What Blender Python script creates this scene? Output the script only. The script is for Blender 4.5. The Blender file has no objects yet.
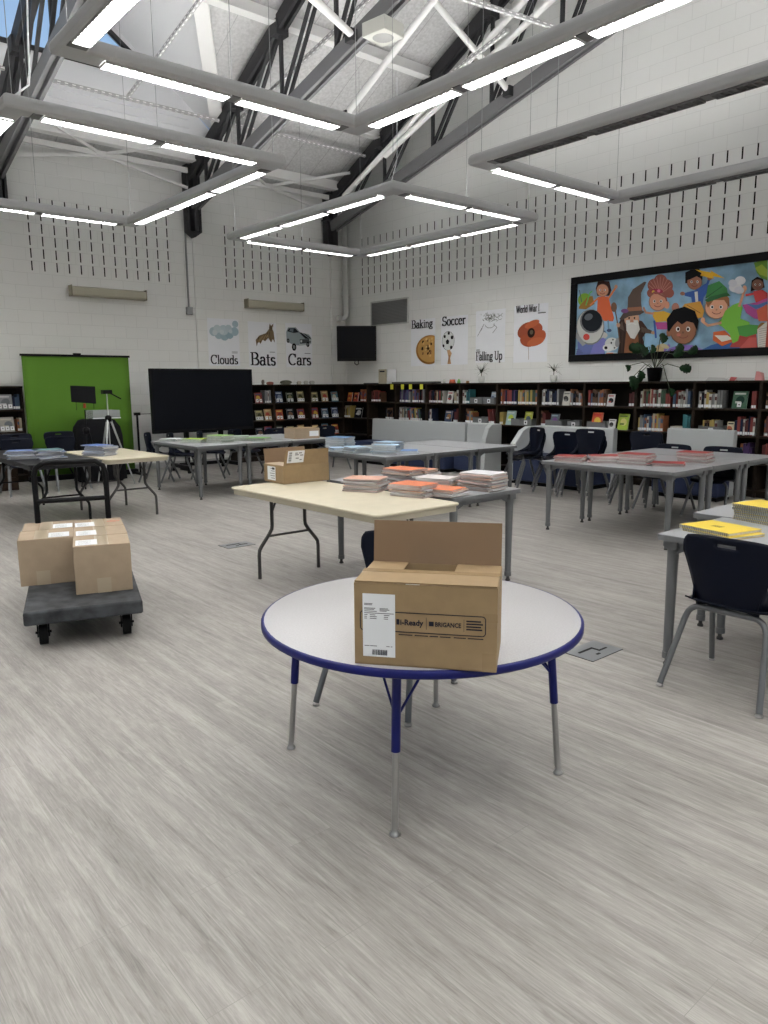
import bpy, math, random
from mathutils import Vector, Matrix
R = math.radians
random.seed(7)
S = bpy.context.scene
C = S.collection

# ------------------------------------------------------------------ camera
CAM = Vector((-10.601, -13.715, 1.546))
YAW, PIT, ROL, FPX = R(40.472), R(-9.68), R(-.424), 745.0
fw = Vector((math.sin(YAW)*math.cos(PIT), math.cos(YAW)*math.cos(PIT), math.sin(PIT)))
rt0 = Vector((math.cos(YAW), -math.sin(YAW), 0)); up0 = rt0.cross(fw)
rt = rt0*math.cos(ROL) + up0*math.sin(ROL); up = -rt0*math.sin(ROL) + up0*math.cos(ROL)
cd = bpy.data.cameras.new('camera'); cam = bpy.data.objects.new('camera', cd); C.objects.link(cam)
m = Matrix((rt, up, -fw)).transposed().to_4x4(); m.translation = CAM
cam.matrix_world = m
cd.sensor_fit = 'HORIZONTAL'; cd.sensor_width = 36.0; cd.lens = FPX/768*36.0
cd.clip_start = .05; cd.clip_end = 200
S.camera = cam

def ray(px, py): return fw + rt*((px-384)/FPX) - up*((py-512)/FPX)
def atx(px, py, x=0.0):
    d = ray(px, py); return CAM + d*((x-CAM.x)/d.x)
def aty(px, py, y=0.0):
    d = ray(px, py); return CAM + d*((y-CAM.y)/d.y)
def atz(px, py, z=0.0):
    d = ray(px, py); return CAM + d*((z-CAM.z)/d.z)

# ------------------------------------------------------------------ world, exposure
EMIT_DOWN = 38.0      # strength of the downlight diffusers
EMIT_UP = 66.0        # strength of the indirect strips on the fixture tops
S.view_settings.view_transform = 'Standard'; S.view_settings.look = 'None'
S.view_settings.gamma = 1; S.view_settings.use_curve_mapping = False
S.view_settings.exposure = -0.06
W = bpy.data.worlds.new('world'); S.world = W; W.use_nodes = True
nt = W.node_tree; bg = nt.nodes['Background']
sky = nt.nodes.new('ShaderNodeTexSky'); sky.sky_type = 'NISHITA'; sky.sun_disc = False
sky.sun_elevation = R(38); sky.sun_rotation = R(200)
nt.links.new(sky.outputs[0], bg.inputs[0]); bg.inputs[1].default_value = 0.14
def area(name, loc, rot, sx, sy, power, col=(1,1,1)):
    l = bpy.data.lights.new(name, 'AREA'); l.shape = 'RECTANGLE'; l.size = sx; l.size_y = sy
    l.energy = power; l.color = col
    o = bpy.data.objects.new(name, l); C.objects.link(o); o.location = loc; o.rotation_euler = rot
    return o
# fill lamps added at assumed window bands of two unseen walls; dormer lamp off
area('unseen_window_fill', (-9, -21.75, 2.0), (R(90), 0, 0), 12, 2.2, 30, (.93, .97, 1))
area('unseen_side_window_fill', (-17.75, -10.5, 2.0), (R(90), 0, R(-90)), 12, 2.2, 20, (.93, .97, 1))
#area('dormer_daylight', (-7.05, -.70, 7.2), (R(75), 0, R(180)), 3.4, .8, 60, (.85, .93, 1))

# ------------------------------------------------------------------ materials
_M = {}
def mat(name, col, rough=.5, metal=0.0, emit=None, strength=0.0, noise=None, bump=None, spec=None, trans=0.0, alpha=1.0):
    if name in _M: return _M[name]
    mt = bpy.data.materials.new(name); mt.use_nodes = True; _M[name] = mt
    n = mt.node_tree; b = n.nodes['Principled BSDF']
    c = (*col, 1)
    b.inputs['Base Color'].default_value = c; b.inputs['Roughness'].default_value = rough; b.inputs['Metallic'].default_value = metal
    if spec is None and max(col) < .06 and not metal: spec = .12
    if spec is not None: b.inputs['Specular IOR Level'].default_value = spec
    if emit: b.inputs['Emission Color'].default_value = (*emit, 1); b.inputs['Emission Strength'].default_value = strength
    if trans: b.inputs['Transmission Weight'].default_value = trans
    if alpha < 1: b.inputs['Alpha'].default_value = alpha
    if noise:      # (scale, amount)
        tc = n.nodes.new('ShaderNodeTexCoord'); nz = n.nodes.new('ShaderNodeTexNoise'); nz.inputs['Scale'].default_value = noise[0]; nz.inputs['Detail'].default_value = 5
        mx = n.nodes.new('ShaderNodeMix'); mx.data_type = 'RGBA'
        a = noise[1]
        mx.inputs[6].default_value = (*[max(0, v*(1-a)) for v in col], 1); mx.inputs[7].default_value = (*[min(1, v*(1+a)) for v in col], 1)
        rmp = n.nodes.new('ShaderNodeMapRange'); rmp.inputs[1].default_value = .35; rmp.inputs[2].default_value = .65
        n.links.new(tc.outputs['Object'], nz.inputs['Vector']); n.links.new(nz.outputs[0], rmp.inputs[0]); n.links.new(rmp.outputs[0], mx.inputs[0])
        n.links.new(mx.outputs[2], b.inputs['Base Color'])
    if bump:
        tc = n.nodes.new('ShaderNodeTexCoord'); nz = n.nodes.new('ShaderNodeTexNoise'); nz.inputs['Scale'].default_value = bump[0]
        bp = n.nodes.new('ShaderNodeBump'); bp.inputs['Strength'].default_value = bump[1]; bp.inputs['Distance'].default_value = .005
        n.links.new(tc.outputs['Object'], nz.inputs['Vector']); n.links.new(nz.outputs[0], bp.inputs['Height']); n.links.new(bp.outputs[0], b.inputs['Normal'])
    return mt

def block_wall(name, axis):
    mt = bpy.data.materials.new(name); mt.use_nodes = True; n = mt.node_tree; L = n.links; b = n.nodes['Principled BSDF']
    tc = n.nodes.new('ShaderNodeTexCoord'); sp = n.nodes.new('ShaderNodeSeparateXYZ'); cb = n.nodes.new('ShaderNodeCombineXYZ')
    L.new(tc.outputs['Object'], sp.inputs[0]); L.new(sp.outputs[axis], cb.inputs[0]); L.new(sp.outputs[2], cb.inputs[1])
    mp = n.nodes.new('ShaderNodeMapping'); mp.inputs['Location'].default_value = (0, .015, 0)
    L.new(cb.outputs[0], mp.inputs[0])
    br = n.nodes.new('ShaderNodeTexBrick'); br.inputs['Scale'].default_value = 1; br.inputs['Brick Width'].default_value = .4064; br.inputs['Row Height'].default_value = .2032
    br.inputs['Mortar Size'].default_value = .0045; br.inputs['Mortar Smooth'].default_value = .3
    br.inputs['Color1'].default_value = (.80, .81, .795, 1); br.inputs['Color2'].default_value = (.815, .82, .805, 1); br.inputs['Mortar'].default_value = (.71, .715, .70, 1)
    L.new(mp.outputs[0], br.inputs['Vector']); L.new(br.outputs[0], b.inputs['Base Color'])
    bp = n.nodes.new('ShaderNodeBump'); bp.inputs['Strength'].default_value = .5; bp.inputs['Distance'].default_value = .004; bp.invert = True
    L.new(br.outputs['Fac'], bp.inputs['Height']); L.new(bp.outputs[0], b.inputs['Normal'])
    b.inputs['Roughness'].default_value = .55
    return mt

def floor_mat():
    mt = bpy.data.materials.new('vinyl plank floor'); mt.use_nodes = True; n = mt.node_tree; L = n.links; b = n.nodes['Principled BSDF']
    N = n.nodes.new
    tc = N('ShaderNodeTexCoord'); rot = N('ShaderNodeMapping'); rot.inputs['Rotation'].default_value = (0, 0, R(90)); L.new(tc.outputs['Object'], rot.inputs[0])
    br = N('ShaderNodeTexBrick'); br.offset = .37; br.inputs['Scale'].default_value = 1; br.inputs['Brick Width'].default_value = 1.22; br.inputs['Row Height'].default_value = .18
    br.inputs['Mortar Size'].default_value = .0008; br.inputs['Bias'].default_value = 0
    br.inputs['Color1'].default_value = (.40, .40, .40, 1); br.inputs['Color2'].default_value = (.60, .60, .60, 1); br.inputs['Mortar'].default_value = (.2, .2, .2, 1)
    L.new(rot.outputs[0], br.inputs['Vector'])
    # per-plank offset so the grain breaks at the joints
    sep = N('ShaderNodeSeparateXYZ'); L.new(rot.outputs[0], sep.inputs[0])
    fl = N('ShaderNodeMath'); fl.operation = 'DIVIDE'; fl.inputs[1].default_value = .18; L.new(sep.outputs[1], fl.inputs[0])
    f2 = N('ShaderNodeMath'); f2.operation = 'FLOOR'; L.new(fl.outputs[0], f2.inputs[0])
    f3 = N('ShaderNodeMath'); f3.operation = 'MULTIPLY'; f3.inputs[1].default_value = 7.31; L.new(f2.outputs[0], f3.inputs[0])
    cb = N('ShaderNodeCombineXYZ'); L.new(f3.outputs[0], cb.inputs[0]); L.new(br.outputs[0], cb.inputs[2])
    ad = N('ShaderNodeVectorMath'); ad.operation = 'ADD'; L.new(rot.outputs[0], ad.inputs[0]); L.new(cb.outputs[0], ad.inputs[1])
    def grain(sx, sy, detail, dist, lo, hi):
        mp = N('ShaderNodeMapping'); mp.inputs['Scale'].default_value = (sx, sy, 1); L.new(ad.outputs[0], mp.inputs[0])
        nz = N('ShaderNodeTexNoise'); nz.inputs['Scale'].default_value = 1; nz.inputs['Detail'].default_value = detail; nz.inputs['Roughness'].default_value = .65; nz.inputs['Distortion'].default_value = dist
        L.new(mp.outputs[0], nz.inputs['Vector'])
        mr = N('ShaderNodeMapRange'); mr.inputs[1].default_value = lo; mr.inputs[2].default_value = hi; L.new(nz.outputs[0], mr.inputs[0]); return mr
    g1 = grain(.9, 16, 5, .9, .28, .72); g2 = grain(5.0, 85, 6, 1.8, .25, .75)
    def mixf(a, bb, f):
        mx = N('ShaderNodeMix'); mx.data_type = 'FLOAT'; mx.inputs[0].default_value = f; L.new(a, mx.inputs[2]); L.new(bb, mx.inputs[3]); return mx.outputs[0]
    g3 = grain(4.0, 11, 6, .4, .3, .7); t = mixf(g1.outputs[0], g3.outputs[0], .34); t = mixf(t, g2.outputs[0], .42); t = mixf(t, br.outputs[0], .22)
    cr = N('ShaderNodeValToRGB'); e = cr.color_ramp.elements
    e[0].position = .18; e[0].color = (.130, .121, .111, 1); e[1].position = .82; e[1].color = (.45, .43, .405, 1)
    k = cr.color_ramp.elements.new(.5); k.color = (.285, .270, .250, 1)
    L.new(t, cr.inputs[0])
    jm = N('ShaderNodeMix'); jm.data_type = 'RGBA'; L.new(br.outputs['Fac'], jm.inputs[0]); L.new(cr.outputs[0], jm.inputs[6]); jm.inputs[7].default_value = (.22, .21, .195, 1)
    L.new(jm.outputs[2], b.inputs['Base Color'])
    b.inputs['Roughness'].default_value = .42; b.inputs['Specular IOR Level'].default_value = .35
    bp = N('ShaderNodeBump'); bp.inputs['Strength'].default_value = .25; bp.inputs['Distance'].default_value = .001; L.new(g2.outputs[0], bp.inputs['Height']); L.new(bp.outputs[0], b.inputs['Normal'])
    return mt

def deck_mat():
    mt = bpy.data.materials.new('wood wool roof deck'); mt.use_nodes = True; n = mt.node_tree; L = n.links; b = n.nodes['Principled BSDF']; N = n.nodes.new
    tc = N('ShaderNodeTexCoord'); br = N('ShaderNodeTexBrick'); br.inputs['Scale'].default_value = 1; br.inputs['Brick Width'].default_value = 1.61; br.inputs['Row Height'].default_value = .61
    br.inputs['Mortar Size'].default_value = .006; br.offset = 0
    br.inputs['Color1'].default_value = (.50, .50, .50, 1); br.inputs['Color2'].default_value = (.54, .54, .54, 1); br.inputs['Mortar'].default_value = (.34, .34, .34, 1)
    mp = N('ShaderNodeMapping'); mp.inputs['Rotation'].default_value = (0, 0, R(90)); L.new(tc.outputs['Object'], mp.inputs[0]); L.new(mp.outputs[0], br.inputs['Vector'])
    nz = N('ShaderNodeTexNoise'); nz.inputs['Scale'].default_value = 22; nz.inputs['Detail'].default_value = 6; L.new(tc.outputs['Object'], nz.inputs['Vector'])
    mr = N('ShaderNodeMapRange'); mr.inputs[1].default_value = .35; mr.inputs[2].default_value = .65; mr.inputs[3].default_value = .86; mr.inputs[4].default_value = 1.08; L.new(nz.outputs[0], mr.inputs[0])
    mx = N('ShaderNodeMix'); mx.data_type = 'RGBA'; mx.blend_type = 'MULTIPLY'; mx.inputs[0].default_value = 1; L.new(br.outputs[0], mx.inputs[6]); L.new(mr.outputs[0], mx.inputs[7])
    L.new(mx.outputs[2], b.inputs['Base Color']); b.inputs['Roughness'].default_value = .9
    return mt

WALL_X = block_wall('painted block wall along x', 0); WALL_Y = block_wall('painted block wall along y', 1)
FLOOR = floor_mat(); DECK = deck_mat()
WHITE = mat('white paint', (.78, .78, .77), .5)
DORM = mat('white dormer board', (.74, .75, .77), .6)
DARK = mat('dark grey painted steel', (.040, .040, .043), .45)
DGREY = mat('mid grey painted steel', (.14, .14, .145), .45)
HOUS = mat('fixture aluminium', (.50, .51, .52), .45, .2)
HOUSD = mat('fixture underside', (.15, .15, .155), .5)
LOUV = mat('louver white', (.55, .55, .55), .4)
DIFF = mat('lit diffuser', (.9, .9, .9), .5, emit=(1, .985, .96), strength=EMIT_DOWN)
UPL = mat('lit indirect strip', (.9, .9, .9), .5, emit=(1, .985, .96), strength=EMIT_UP)
OFFD = mat('unlit diffuser', (.12, .12, .12), .5)
BLK = mat('black plastic', (.0055, .0055, .0065), .45)
BLKM = mat('black cloth', (.009, .009, .011), .9)
SCREEN = mat('screen glass', (.006, .007, .010), .22)
NAVY = mat('navy chair plastic', (.0022, .0038, .011), .42, spec=.16)
NAVYF = mat('navy upholstery', (.012, .022, .065), .7, bump=(60, .2))
SOFAG = mat('light grey vinyl', (.40, .42, .425), .55, bump=(40, .15))
STEEL = mat('grey leg steel', (.145, .15, .155), .42, .35)
STEELD = mat('dark bronze leg steel', (.055, .053, .052), .45, .3)
CHROME = mat('chrome', (.40, .395, .385), .32, .85)
CHAIRM = mat('silver chair steel', (.13, .135, .14), .38, .4)
GTOP = mat('grey laminate', (.30, .31, .325), .35, noise=(90, .05))
GEDGE = mat('grey table edge', (.13, .135, .14), .45)
LTOP = mat('pale speckled laminate', (.41, .405, .41), .32, noise=(160, .07))
BLUE = mat('blue edge band', (.003, .006, .105), .4, spec=.3)
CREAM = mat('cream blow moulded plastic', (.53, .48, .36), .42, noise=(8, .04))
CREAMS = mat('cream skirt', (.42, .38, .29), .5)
BFOLD = mat('black folding table plastic', (.020, .020, .022), .5)
CARD = mat('kraft cardboard', (.27, .185, .095), .75, noise=(14, .06))
CARDL = mat('pale cardboard', (.335, .255, .175), .75, noise=(14, .05))
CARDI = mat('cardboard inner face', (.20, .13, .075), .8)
TAPE = mat('packing tape', (.37, .30, .21), .3)
TAPEB = mat('brown tape', (.285, .20, .11), .25)
PAPER = mat('white label paper', (.72, .74, .76), .55)
PRINT = mat('dark print', (.02, .02, .03), .6)
PRINTG = mat('grey print', (.12, .12, .13), .6)
CASE = mat('dark walnut bookcase', (.022, .016, .012), .45, noise=(6, .25))
CASEB = mat('bookcase back panel', (.010, .008, .007), .7)
GREEN = mat('chroma green cloth', (.072, .18, .010), .85)
POTW = mat('white ceramic', (.62, .63, .61), .3)
LEAF = mat('dark green leaf', (.012, .035, .014), .4, noise=(9, .3))
LEAF2 = mat('dracaena leaf', (.025, .035, .018), .5)
GLASS = mat('clear plastic', (.45, .47, .48), .25, alpha=.45)
BIN = mat('frosted grey bin plastic', (.20, .21, .22), .35, alpha=.75)
BEIGE = mat('beige enamel', (.44, .42, .33), .45)
PAGES = mat('page edges', (.50, .49, .47), .8, noise=(40, .1))
PIPE = mat('painted pipe', (.50, .51, .50), .5)
CONDUIT = mat('galvanised conduit', (.26, .27, .275), .5, .3)
GRAN = mat('scuffed grey plastic', (.045, .048, .052), .6, noise=(11, .45))
RUB = mat('black rubber', (.010, .010, .010), .7)
_pal = {}
def pal(r, g, b, rough=.55):
    k = 'paint %d %d %d' % (r, g, b)
    def f(v): v /= 255; return v/12.92 if v <= .04045 else ((v+.055)/1.055)**2.4
    return mat(k, (f(r), f(g), f(b)), rough)

# ------------------------------------------------------------------ mesh builder
class MB:
    def __init__(s): s.v = []; s.f = []; s.mi = []; s.mats = []; s.m = 0; s.X = Matrix.Identity(4); s.sm = []; s.smooth = False
    def use(s, mt):
        if mt not in s.mats: s.mats.append(mt)
        s.m = s.mats.index(mt); return s
    def at(s, loc=(0,0,0), rz=0, rx=0, ry=0):
        s.X = Matrix.Translation(loc) @ Matrix.Rotation(rz, 4, 'Z') @ Matrix.Rotation(ry, 4, 'Y') @ Matrix.Rotation(rx, 4, 'X'); return s
    def raw(s, vs, fs, smooth=False):
        o = len(s.v); s.v += [tuple(s.X @ Vector(p)) for p in vs]
        for f in fs: s.f.append([o+i for i in f]); s.mi.append(s.m); s.sm.append(smooth)
        return s
    def box(s, a, b):
        x0,y0,z0 = a; x1,y1,z1 = b
        if x0>x1: x0,x1=x1,x0
        if y0>y1: y0,y1=y1,y0
        if z0>z1: z0,z1=z1,z0
        return s.raw([(x0,y0,z0),(x1,y0,z0),(x1,y1,z0),(x0,y1,z0),(x0,y0,z1),(x1,y0,z1),(x1,y1,z1),(x0,y1,z1)],
                     [(0,3,2,1),(4,5,6,7),(0,1,5,4),(1,2,6,5),(2,3,7,6),(3,0,4,7)])
    def cbox(s, c, d): return s.box([c[i]-d[i]/2 for i in range(3)], [c[i]+d[i]/2 for i in range(3)])
    def prism(s, pts, z0, z1, axis=2):
        n = len(pts)
        ar = sum(pts[i][0]*pts[(i+1)%n][1]-pts[(i+1)%n][0]*pts[i][1] for i in range(n))
        if ar < 0: pts = pts[::-1]
        def mk(p, z): return (p[0],p[1],z) if axis==2 else ((z,p[0],p[1]) if axis==0 else (p[1],z,p[0]))
        return s.raw([mk(p,z0) for p in pts]+[mk(p,z1) for p in pts], [tuple(range(n))[::-1], tuple(range(n,2*n))]+[(i,(i+1)%n,n+(i+1)%n,n+i) for i in range(n)])
    def tube(s, pts, r, n=10, cap=True, rs=None):
        pts = [Vector(p) for p in pts]; k = len(pts); rs = rs or [r]*k
        vs = []; fs = []; T0 = (pts[1]-pts[0]).normalized()
        ref = Vector((0,0,1)) if abs(T0.z) < .9 else Vector((1,0,0)); u = T0.cross(ref).normalized()
        for i in range(k):
            T = (pts[min(i+1,k-1)]-pts[max(i-1,0)]).normalized()
            u = (u - T*u.dot(T)).normalized(); w = T.cross(u)
            for j in range(n):
                a = 2*math.pi*j/n; vs.append(pts[i]+(u*math.cos(a)+w*math.sin(a))*rs[i])
        for i in range(k-1):
            for j in range(n): fs.append((i*n+j, i*n+(j+1)%n, (i+1)*n+(j+1)%n, (i+1)*n+j))
        s.raw(vs, fs, True)
        if cap: s.raw(vs[:n], [tuple(range(n))[::-1]]); s.raw(vs[-n:], [tuple(range(n))])
        return s
    def lathe(s, prof, n=20, c=(0,0,0)):
        vs = []; fs = []
        for r, z in prof:
            for j in range(n):
                a = 2*math.pi*j/n; vs.append((c[0]+r*math.cos(a), c[1]+r*math.sin(a), c[2]+z))
        for i in range(len(prof)-1):
            for j in range(n): fs.append((i*n+j, i*n+(j+1)%n, (i+1)*n+(j+1)%n, (i+1)*n+j))
        return s.raw(vs, fs, True)
    def ball(s, c, r, n=12, sc=(1,1,1)):
        return s.lathe([(max(.0001, r*math.sin(math.pi*i/n))*1.0, 0) for i in range(0)], n) if False else s._ball(c, r, n, sc)
    def _ball(s, c, r, n, sc):
        vs = []; fs = []; k = n//2
        for i in range(k+1):
            t = math.pi*i/k
            for j in range(n):
                a = 2*math.pi*j/n; vs.append((c[0]+r*sc[0]*math.sin(t)*math.cos(a), c[1]+r*sc[1]*math.sin(t)*math.sin(a), c[2]-r*sc[2]*math.cos(t)))
        for i in range(k):
            for j in range(n): fs.append((i*n+j, i*n+(j+1)%n, (i+1)*n+(j+1)%n, (i+1)*n+j))
        return s.raw(vs, fs, True)
    def build(s, name, parent=None, bevel=0, seg=2, loc=None, solid=0, subd=0):
        me = bpy.data.meshes.new(name); me.from_pydata(s.v, [], s.f)
        for mt in s.mats: me.materials.append(mt)
        me.polygons.foreach_set('material_index', s.mi); me.polygons.foreach_set('use_smooth', s.sm); me.update()
        o = bpy.data.objects.new(name, me); C.objects.link(o)
        if parent: o.parent = parent
        if loc: o.location = loc
        if solid:
            md = o.modifiers.new('solid', 'SOLIDIFY'); md.thickness = solid; md.offset = 0
        if subd:
            md = o.modifiers.new('sub', 'SUBSURF'); md.levels = subd; md.render_levels = subd
        if bevel:
            md = o.modifiers.new('bevel', 'BEVEL'); md.width = bevel; md.segments = seg; md.limit_method = 'ANGLE'; md.angle_limit = R(50)
        return o

def M(mt): return MB().use(mt)
def tag(o, label=None, cat=None, group=None, kind=None):
    if label: o['label'] = label
    if cat: o['category'] = cat
    if group: o['group'] = group
    if kind: o['kind'] = kind
    return o
def thing(name, label, cat, loc=(0,0,0), rz=0, group=None):
    o = bpy.data.objects.new(name, None); C.objects.link(o); o.location = loc; o.rotation_euler = (0,0,rz); o.empty_display_size = .1
    return tag(o, label, cat, group)
def kids(o): return [c for c in C.objects if c.parent == o]
def dup(o, loc=None, rz=None, label=None, group=None, parent=None, table=None):
    c = o.copy(); C.objects.link(c)
    if parent: c.parent = parent
    if loc is not None: c.location = loc
    if rz is not None: c.rotation_euler = (0,0,rz)
    if label: c['label'] = label
    if group: c['group'] = group
    for ch in CH.get(o.name, None) or kids(o): dup(ch, parent=c)
    return c
CH = {}
def struct(o): o['kind'] = 'structure'; return o
def rrect(x0, y0, x1, y1, r, n=4):
    p = []
    for cx, cy, a0 in ((x1-r,y1-r,0),(x0+r,y1-r,90),(x0+r,y0+r,180),(x1-r,y0+r,270)):
        for i in range(n+1):
            a = R(a0+90*i/n); p.append((cx+r*math.cos(a), cy+r*math.sin(a)))
    return p
def ell(cx, cy, rx, ry, n=20, a0=0, a1=360, rot=0):
    p = []
    for i in range(n+(a1-a0 < 360)):
        a = R(a0+(a1-a0)*i/n); x, y = rx*math.cos(a), ry*math.sin(a); c, q = math.cos(R(rot)), math.sin(R(rot))
        p.append((cx+x*c-y*q, cy+x*q+y*c))
    return p

def text_mesh(mb, s, size, X, sx=1.0, align='LEFT'):
    """lettering as thin raised print: X maps local (x right, y up, z out of the surface)"""
    cu = bpy.data.curves.new('t', 'FONT'); cu.body = s; cu.size = size; cu.align_x = align; cu.extrude = .0002; cu.offset = size*.028; cu.resolution_u = 2
    o = bpy.data.objects.new('t', cu); C.objects.link(o)
    dg = bpy.context.evaluated_depsgraph_get(); me = bpy.data.meshes.new_from_object(o.evaluated_get(dg))
    old = mb.X; mb.X = X
    mb.raw([(v.co.x*sx, v.co.y, v.co.z) for v in me.vertices], [tuple(p.vertices) for p in me.polygons])
    mb.X = old
    bpy.data.objects.remove(o); bpy.data.curves.remove(cu); bpy.data.meshes.remove(me)

# ------------------------------------------------------------------ room shell
E_Z, SL = 5.56, .487              # deck height at the left wall and the roof slope
RIDGE = 11.0                     # distance of the ridge from the left wall
XL, YB = -18.0, -22.0
def zdeck(d): return E_Z + SL*(d if d <= RIDGE else 2*RIDGE-d)
struct(M(FLOOR).box((XL, YB, -.1), (0, 0, 0)).build('floor'))
struct(M(WALL_X).box((XL-.2, 0, 0), (.2, .2, E_Z+.05)).build('wall_left'))
g = M(WALL_Y); g.prism([(0, 0), (YB, 0), (YB, E_Z), (-RIDGE, zdeck(RIDGE)+.05), (0, E_Z+.05)], 0, .2, axis=0); struct(g.build('wall_right'))
# unseen walls behind the camera, with window bands added to admit daylight
g = M(WALL_X); g.box((XL, YB-.2, 0), (0, YB, 1.0)); g.box((XL, YB-.2, 3.1), (0, YB, E_Z+.05)); g.box((XL, YB-.2, 1), (-15, YB, 3.1)); g.box((-3, YB-.2, 1), (0, YB, 3.1)); struct(g.build('wall_back'))
g = M(WALL_Y); g.prism([(0, 3.1), (YB, 3.1), (YB, E_Z), (-RIDGE, zdeck(RIDGE)+.05), (0, E_Z+.05)], XL-.2, XL, axis=0); g.box((XL-.2, YB, 0), (XL, 0, 1)); g.box((XL-.2, -4.5, 1), (XL, 0, 3.1)); g.box((XL-.2, YB, 1), (XL, -16.5, 3.1)); struct(g.build('wall_far_left'))
# acoustic slots of the block courses (dark cavities), six rows on both walls
PT, SH, Z0 = .2032, .155, 3.485
SLOT = mat('slot cavity', (.006, .006, .006), .95)
g = M(SLOT)
for x0, n in ((-6.62, 13), (-2.973, 11), (-11.2, 13)):
    for i in range(n):
        for j in range(6): g.box((x0+i*PT-.010, -.0025, Z0+j*PT), (x0+i*PT+.010, .03, Z0+j*PT+SH))
o = g.build('wall_left_acoustic_slots'); o.parent = bpy.data.objects['wall_left']
g = M(SLOT)
for i in range(62):
    for j in range(6):
        y = -.627-i*PT; g.box((-.0025, y-.010, Z0+j*PT), (.03, y+.010, Z0+j*PT+SH))
o = g.build('wall_right_acoustic_slots'); o.parent = bpy.data.objects['wall_right']
struct(M(WALL_X).box((-3.68, -.03, .1), (-3.52, 0, 5.2)).build('trim_1'))
struct(M(WALL_X).box((-.42, -.05, 1.58), (-.12, 0, 5.2)).build('trim_2'))
struct(M(WALL_X).box((-7.3, -.05, 1.58), (-7.0, 0, 5.2)).build('trim_3'))
struct(M(PIPE).box((XL, -.012, 0), (0, 0, .1)).build('baseboard_left'))
struct(M(PIPE).box((-.012, YB, 0), (0, 0, .1)).build('baseboard_right'))

# ceiling: sloping deck with the dormer cut out, back slope behind the ridge
DC, DH = -7.05, 3.6              # dormer centre line and half width where it meets the roof
DS = .75; DAP = 8.66              # dormer slope and ridge height
DW = .8                          # distance of the dormer window wall
def xv(d): return DH - (d-DW)*SL/DS
dap = DW + DH*DS/SL
g = M(DECK)
def quad(pts, th=.08):
    n = len(pts); vs = [(x, -d, zdeck(d)) for x, d in pts] + [(x, -d, zdeck(d)+th) for x, d in pts]
    g.raw(vs, [tuple(range(n)), tuple(range(n, 2*n))[::-1]] + [(i, n+i, n+(i+1)%n, (i+1)%n) for i in range(n)])
x0, x1 = DC-DH, DC+DH
quad([(x1, 0), (0, 0), (0, RIDGE), (x1, RIDGE)]); quad([(XL, 0), (x0, 0), (x0, RIDGE), (XL, RIDGE)])
quad([(x0, 0), (x1, 0), (x1, DW-.04), (x0, DW-.04)])
quad([(x1, DW), (x1, RIDGE), (DC, RIDGE), (DC, dap)]); quad([(x0, DW), (DC, dap), (DC, RIDGE), (x0, RIDGE)])
quad([(XL, RIDGE), (0, RIDGE), (0, -YB), (XL, -YB)])
struct(g.build('ceiling'))
# dormer: ceiling planes, knee wall, window
zr = zdeck(DW)
g = M(DORM)
for sg in (1, -1):
    a = (DC+sg*DH, -DW, DAP-DS*DH); b = (DC, -DW, DAP); c = (DC, -dap, DAP)
    g.raw([a, b, c, (a[0], a[1], a[2]+.08), (b[0], b[1], b[2]+.08), (c[0], c[1], c[2]+.08)], [(0,1,2), (3,5,4), (0,3,4,1), (1,4,5,2), (2,5,3,0)])
struct(g.build('ceiling_dormer'))
WS, WE, WT = 6.66, 2.2, 6.86      # sill height, half width, height where the rake starts
wa = WT + WE*.70                 # apex of the glass
g = M(DORM)
def gz(x): return DAP - DS*abs(x-DC)
# gable wall around the window
g.prism([(DC-DH, zr), (DC+DH, zr), (DC+WE, WS), (DC-WE, WS)], -DW, -DW+.12, axis=1) if False else None
def wpoly(pts): 
    n=len(pts); g.raw([(x, -DW, z) for x, z in pts]+[(x, -DW+.12, z) for x, z in pts], [tuple(range(n)), tuple(range(n,2*n))[::-1]]+[(i,n+i,n+(i+1)%n,(i+1)%n) for i in range(n)])
wpoly([(DC-DH, zr-.03), (DC+DH, zr-.03), (DC+DH-.9, zr+.73), (DC+WE, WS), (DC-WE, WS), (DC-DH+.9, zr+.73)])
wpoly([(DC+WE, WS), (DC+DH-.9, zr+.73), (DC, DAP+.05), (DC, wa), (DC+WE, WT)])
wpoly([(DC-WE, WS), (DC-WE, WT), (DC, wa), (DC, DAP+.05), (DC-DH+.9, zr+.73)])
struct(g.build('wall_dormer'))
g = M(DORM)
for z_ in (6.02, 6.16): g.box((DC-3.0, -DW-.03, z_), (DC+3.0, -DW, z_+.025))
struct(g.build('trim_4'))
wf = M(DARK)
def bar(mb, a, b, w, t, upv=(0,0,1)):
    """a rectangular bar from a to b, w wide across, t deep along upv"""
    a = Vector(a); b = Vector(b); T = (b-a).normalized(); U = Vector(upv); U = (U - T*U.dot(T)).normalized(); V = T.cross(U)
    vs = []
    for p in (a, b):
        for sx, sy in ((-1,-1),(1,-1),(1,1),(-1,1)): vs.append(p + V*sx*w/2 + U*sy*t/2)
    return mb.raw(vs, [(0,3,2,1),(4,5,6,7),(0,1,5,4),(1,2,6,5),(2,3,7,6),(3,0,4,7)])
fr = [(DC-WE, WS), (DC+WE, WS), (DC+WE, WT), (DC, wa), (DC-WE, WT)]
for i in range(5):
    p, q = fr[i], fr[(i+1)%5]; bar(wf, (p[0], -DW-.02, p[1]), (q[0], -DW-.02, q[1]), .07, .06)
for xx in (-1.1, 0, 1.1): bar(wf, (DC+xx, -DW-.02, WS), (DC+xx, -DW-.02, wa-abs(xx)*.70), .05, .05)
wo = struct(wf.build('window_1'))
pg = MB().use(mat('window glass', (.9, .95, 1), .02, trans=1.0)); 
pg.raw([(x, -DW+.05, z) for x, z in fr], [tuple(range(5))]); p_ = pg.build('pane'); p_.parent = wo
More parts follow.
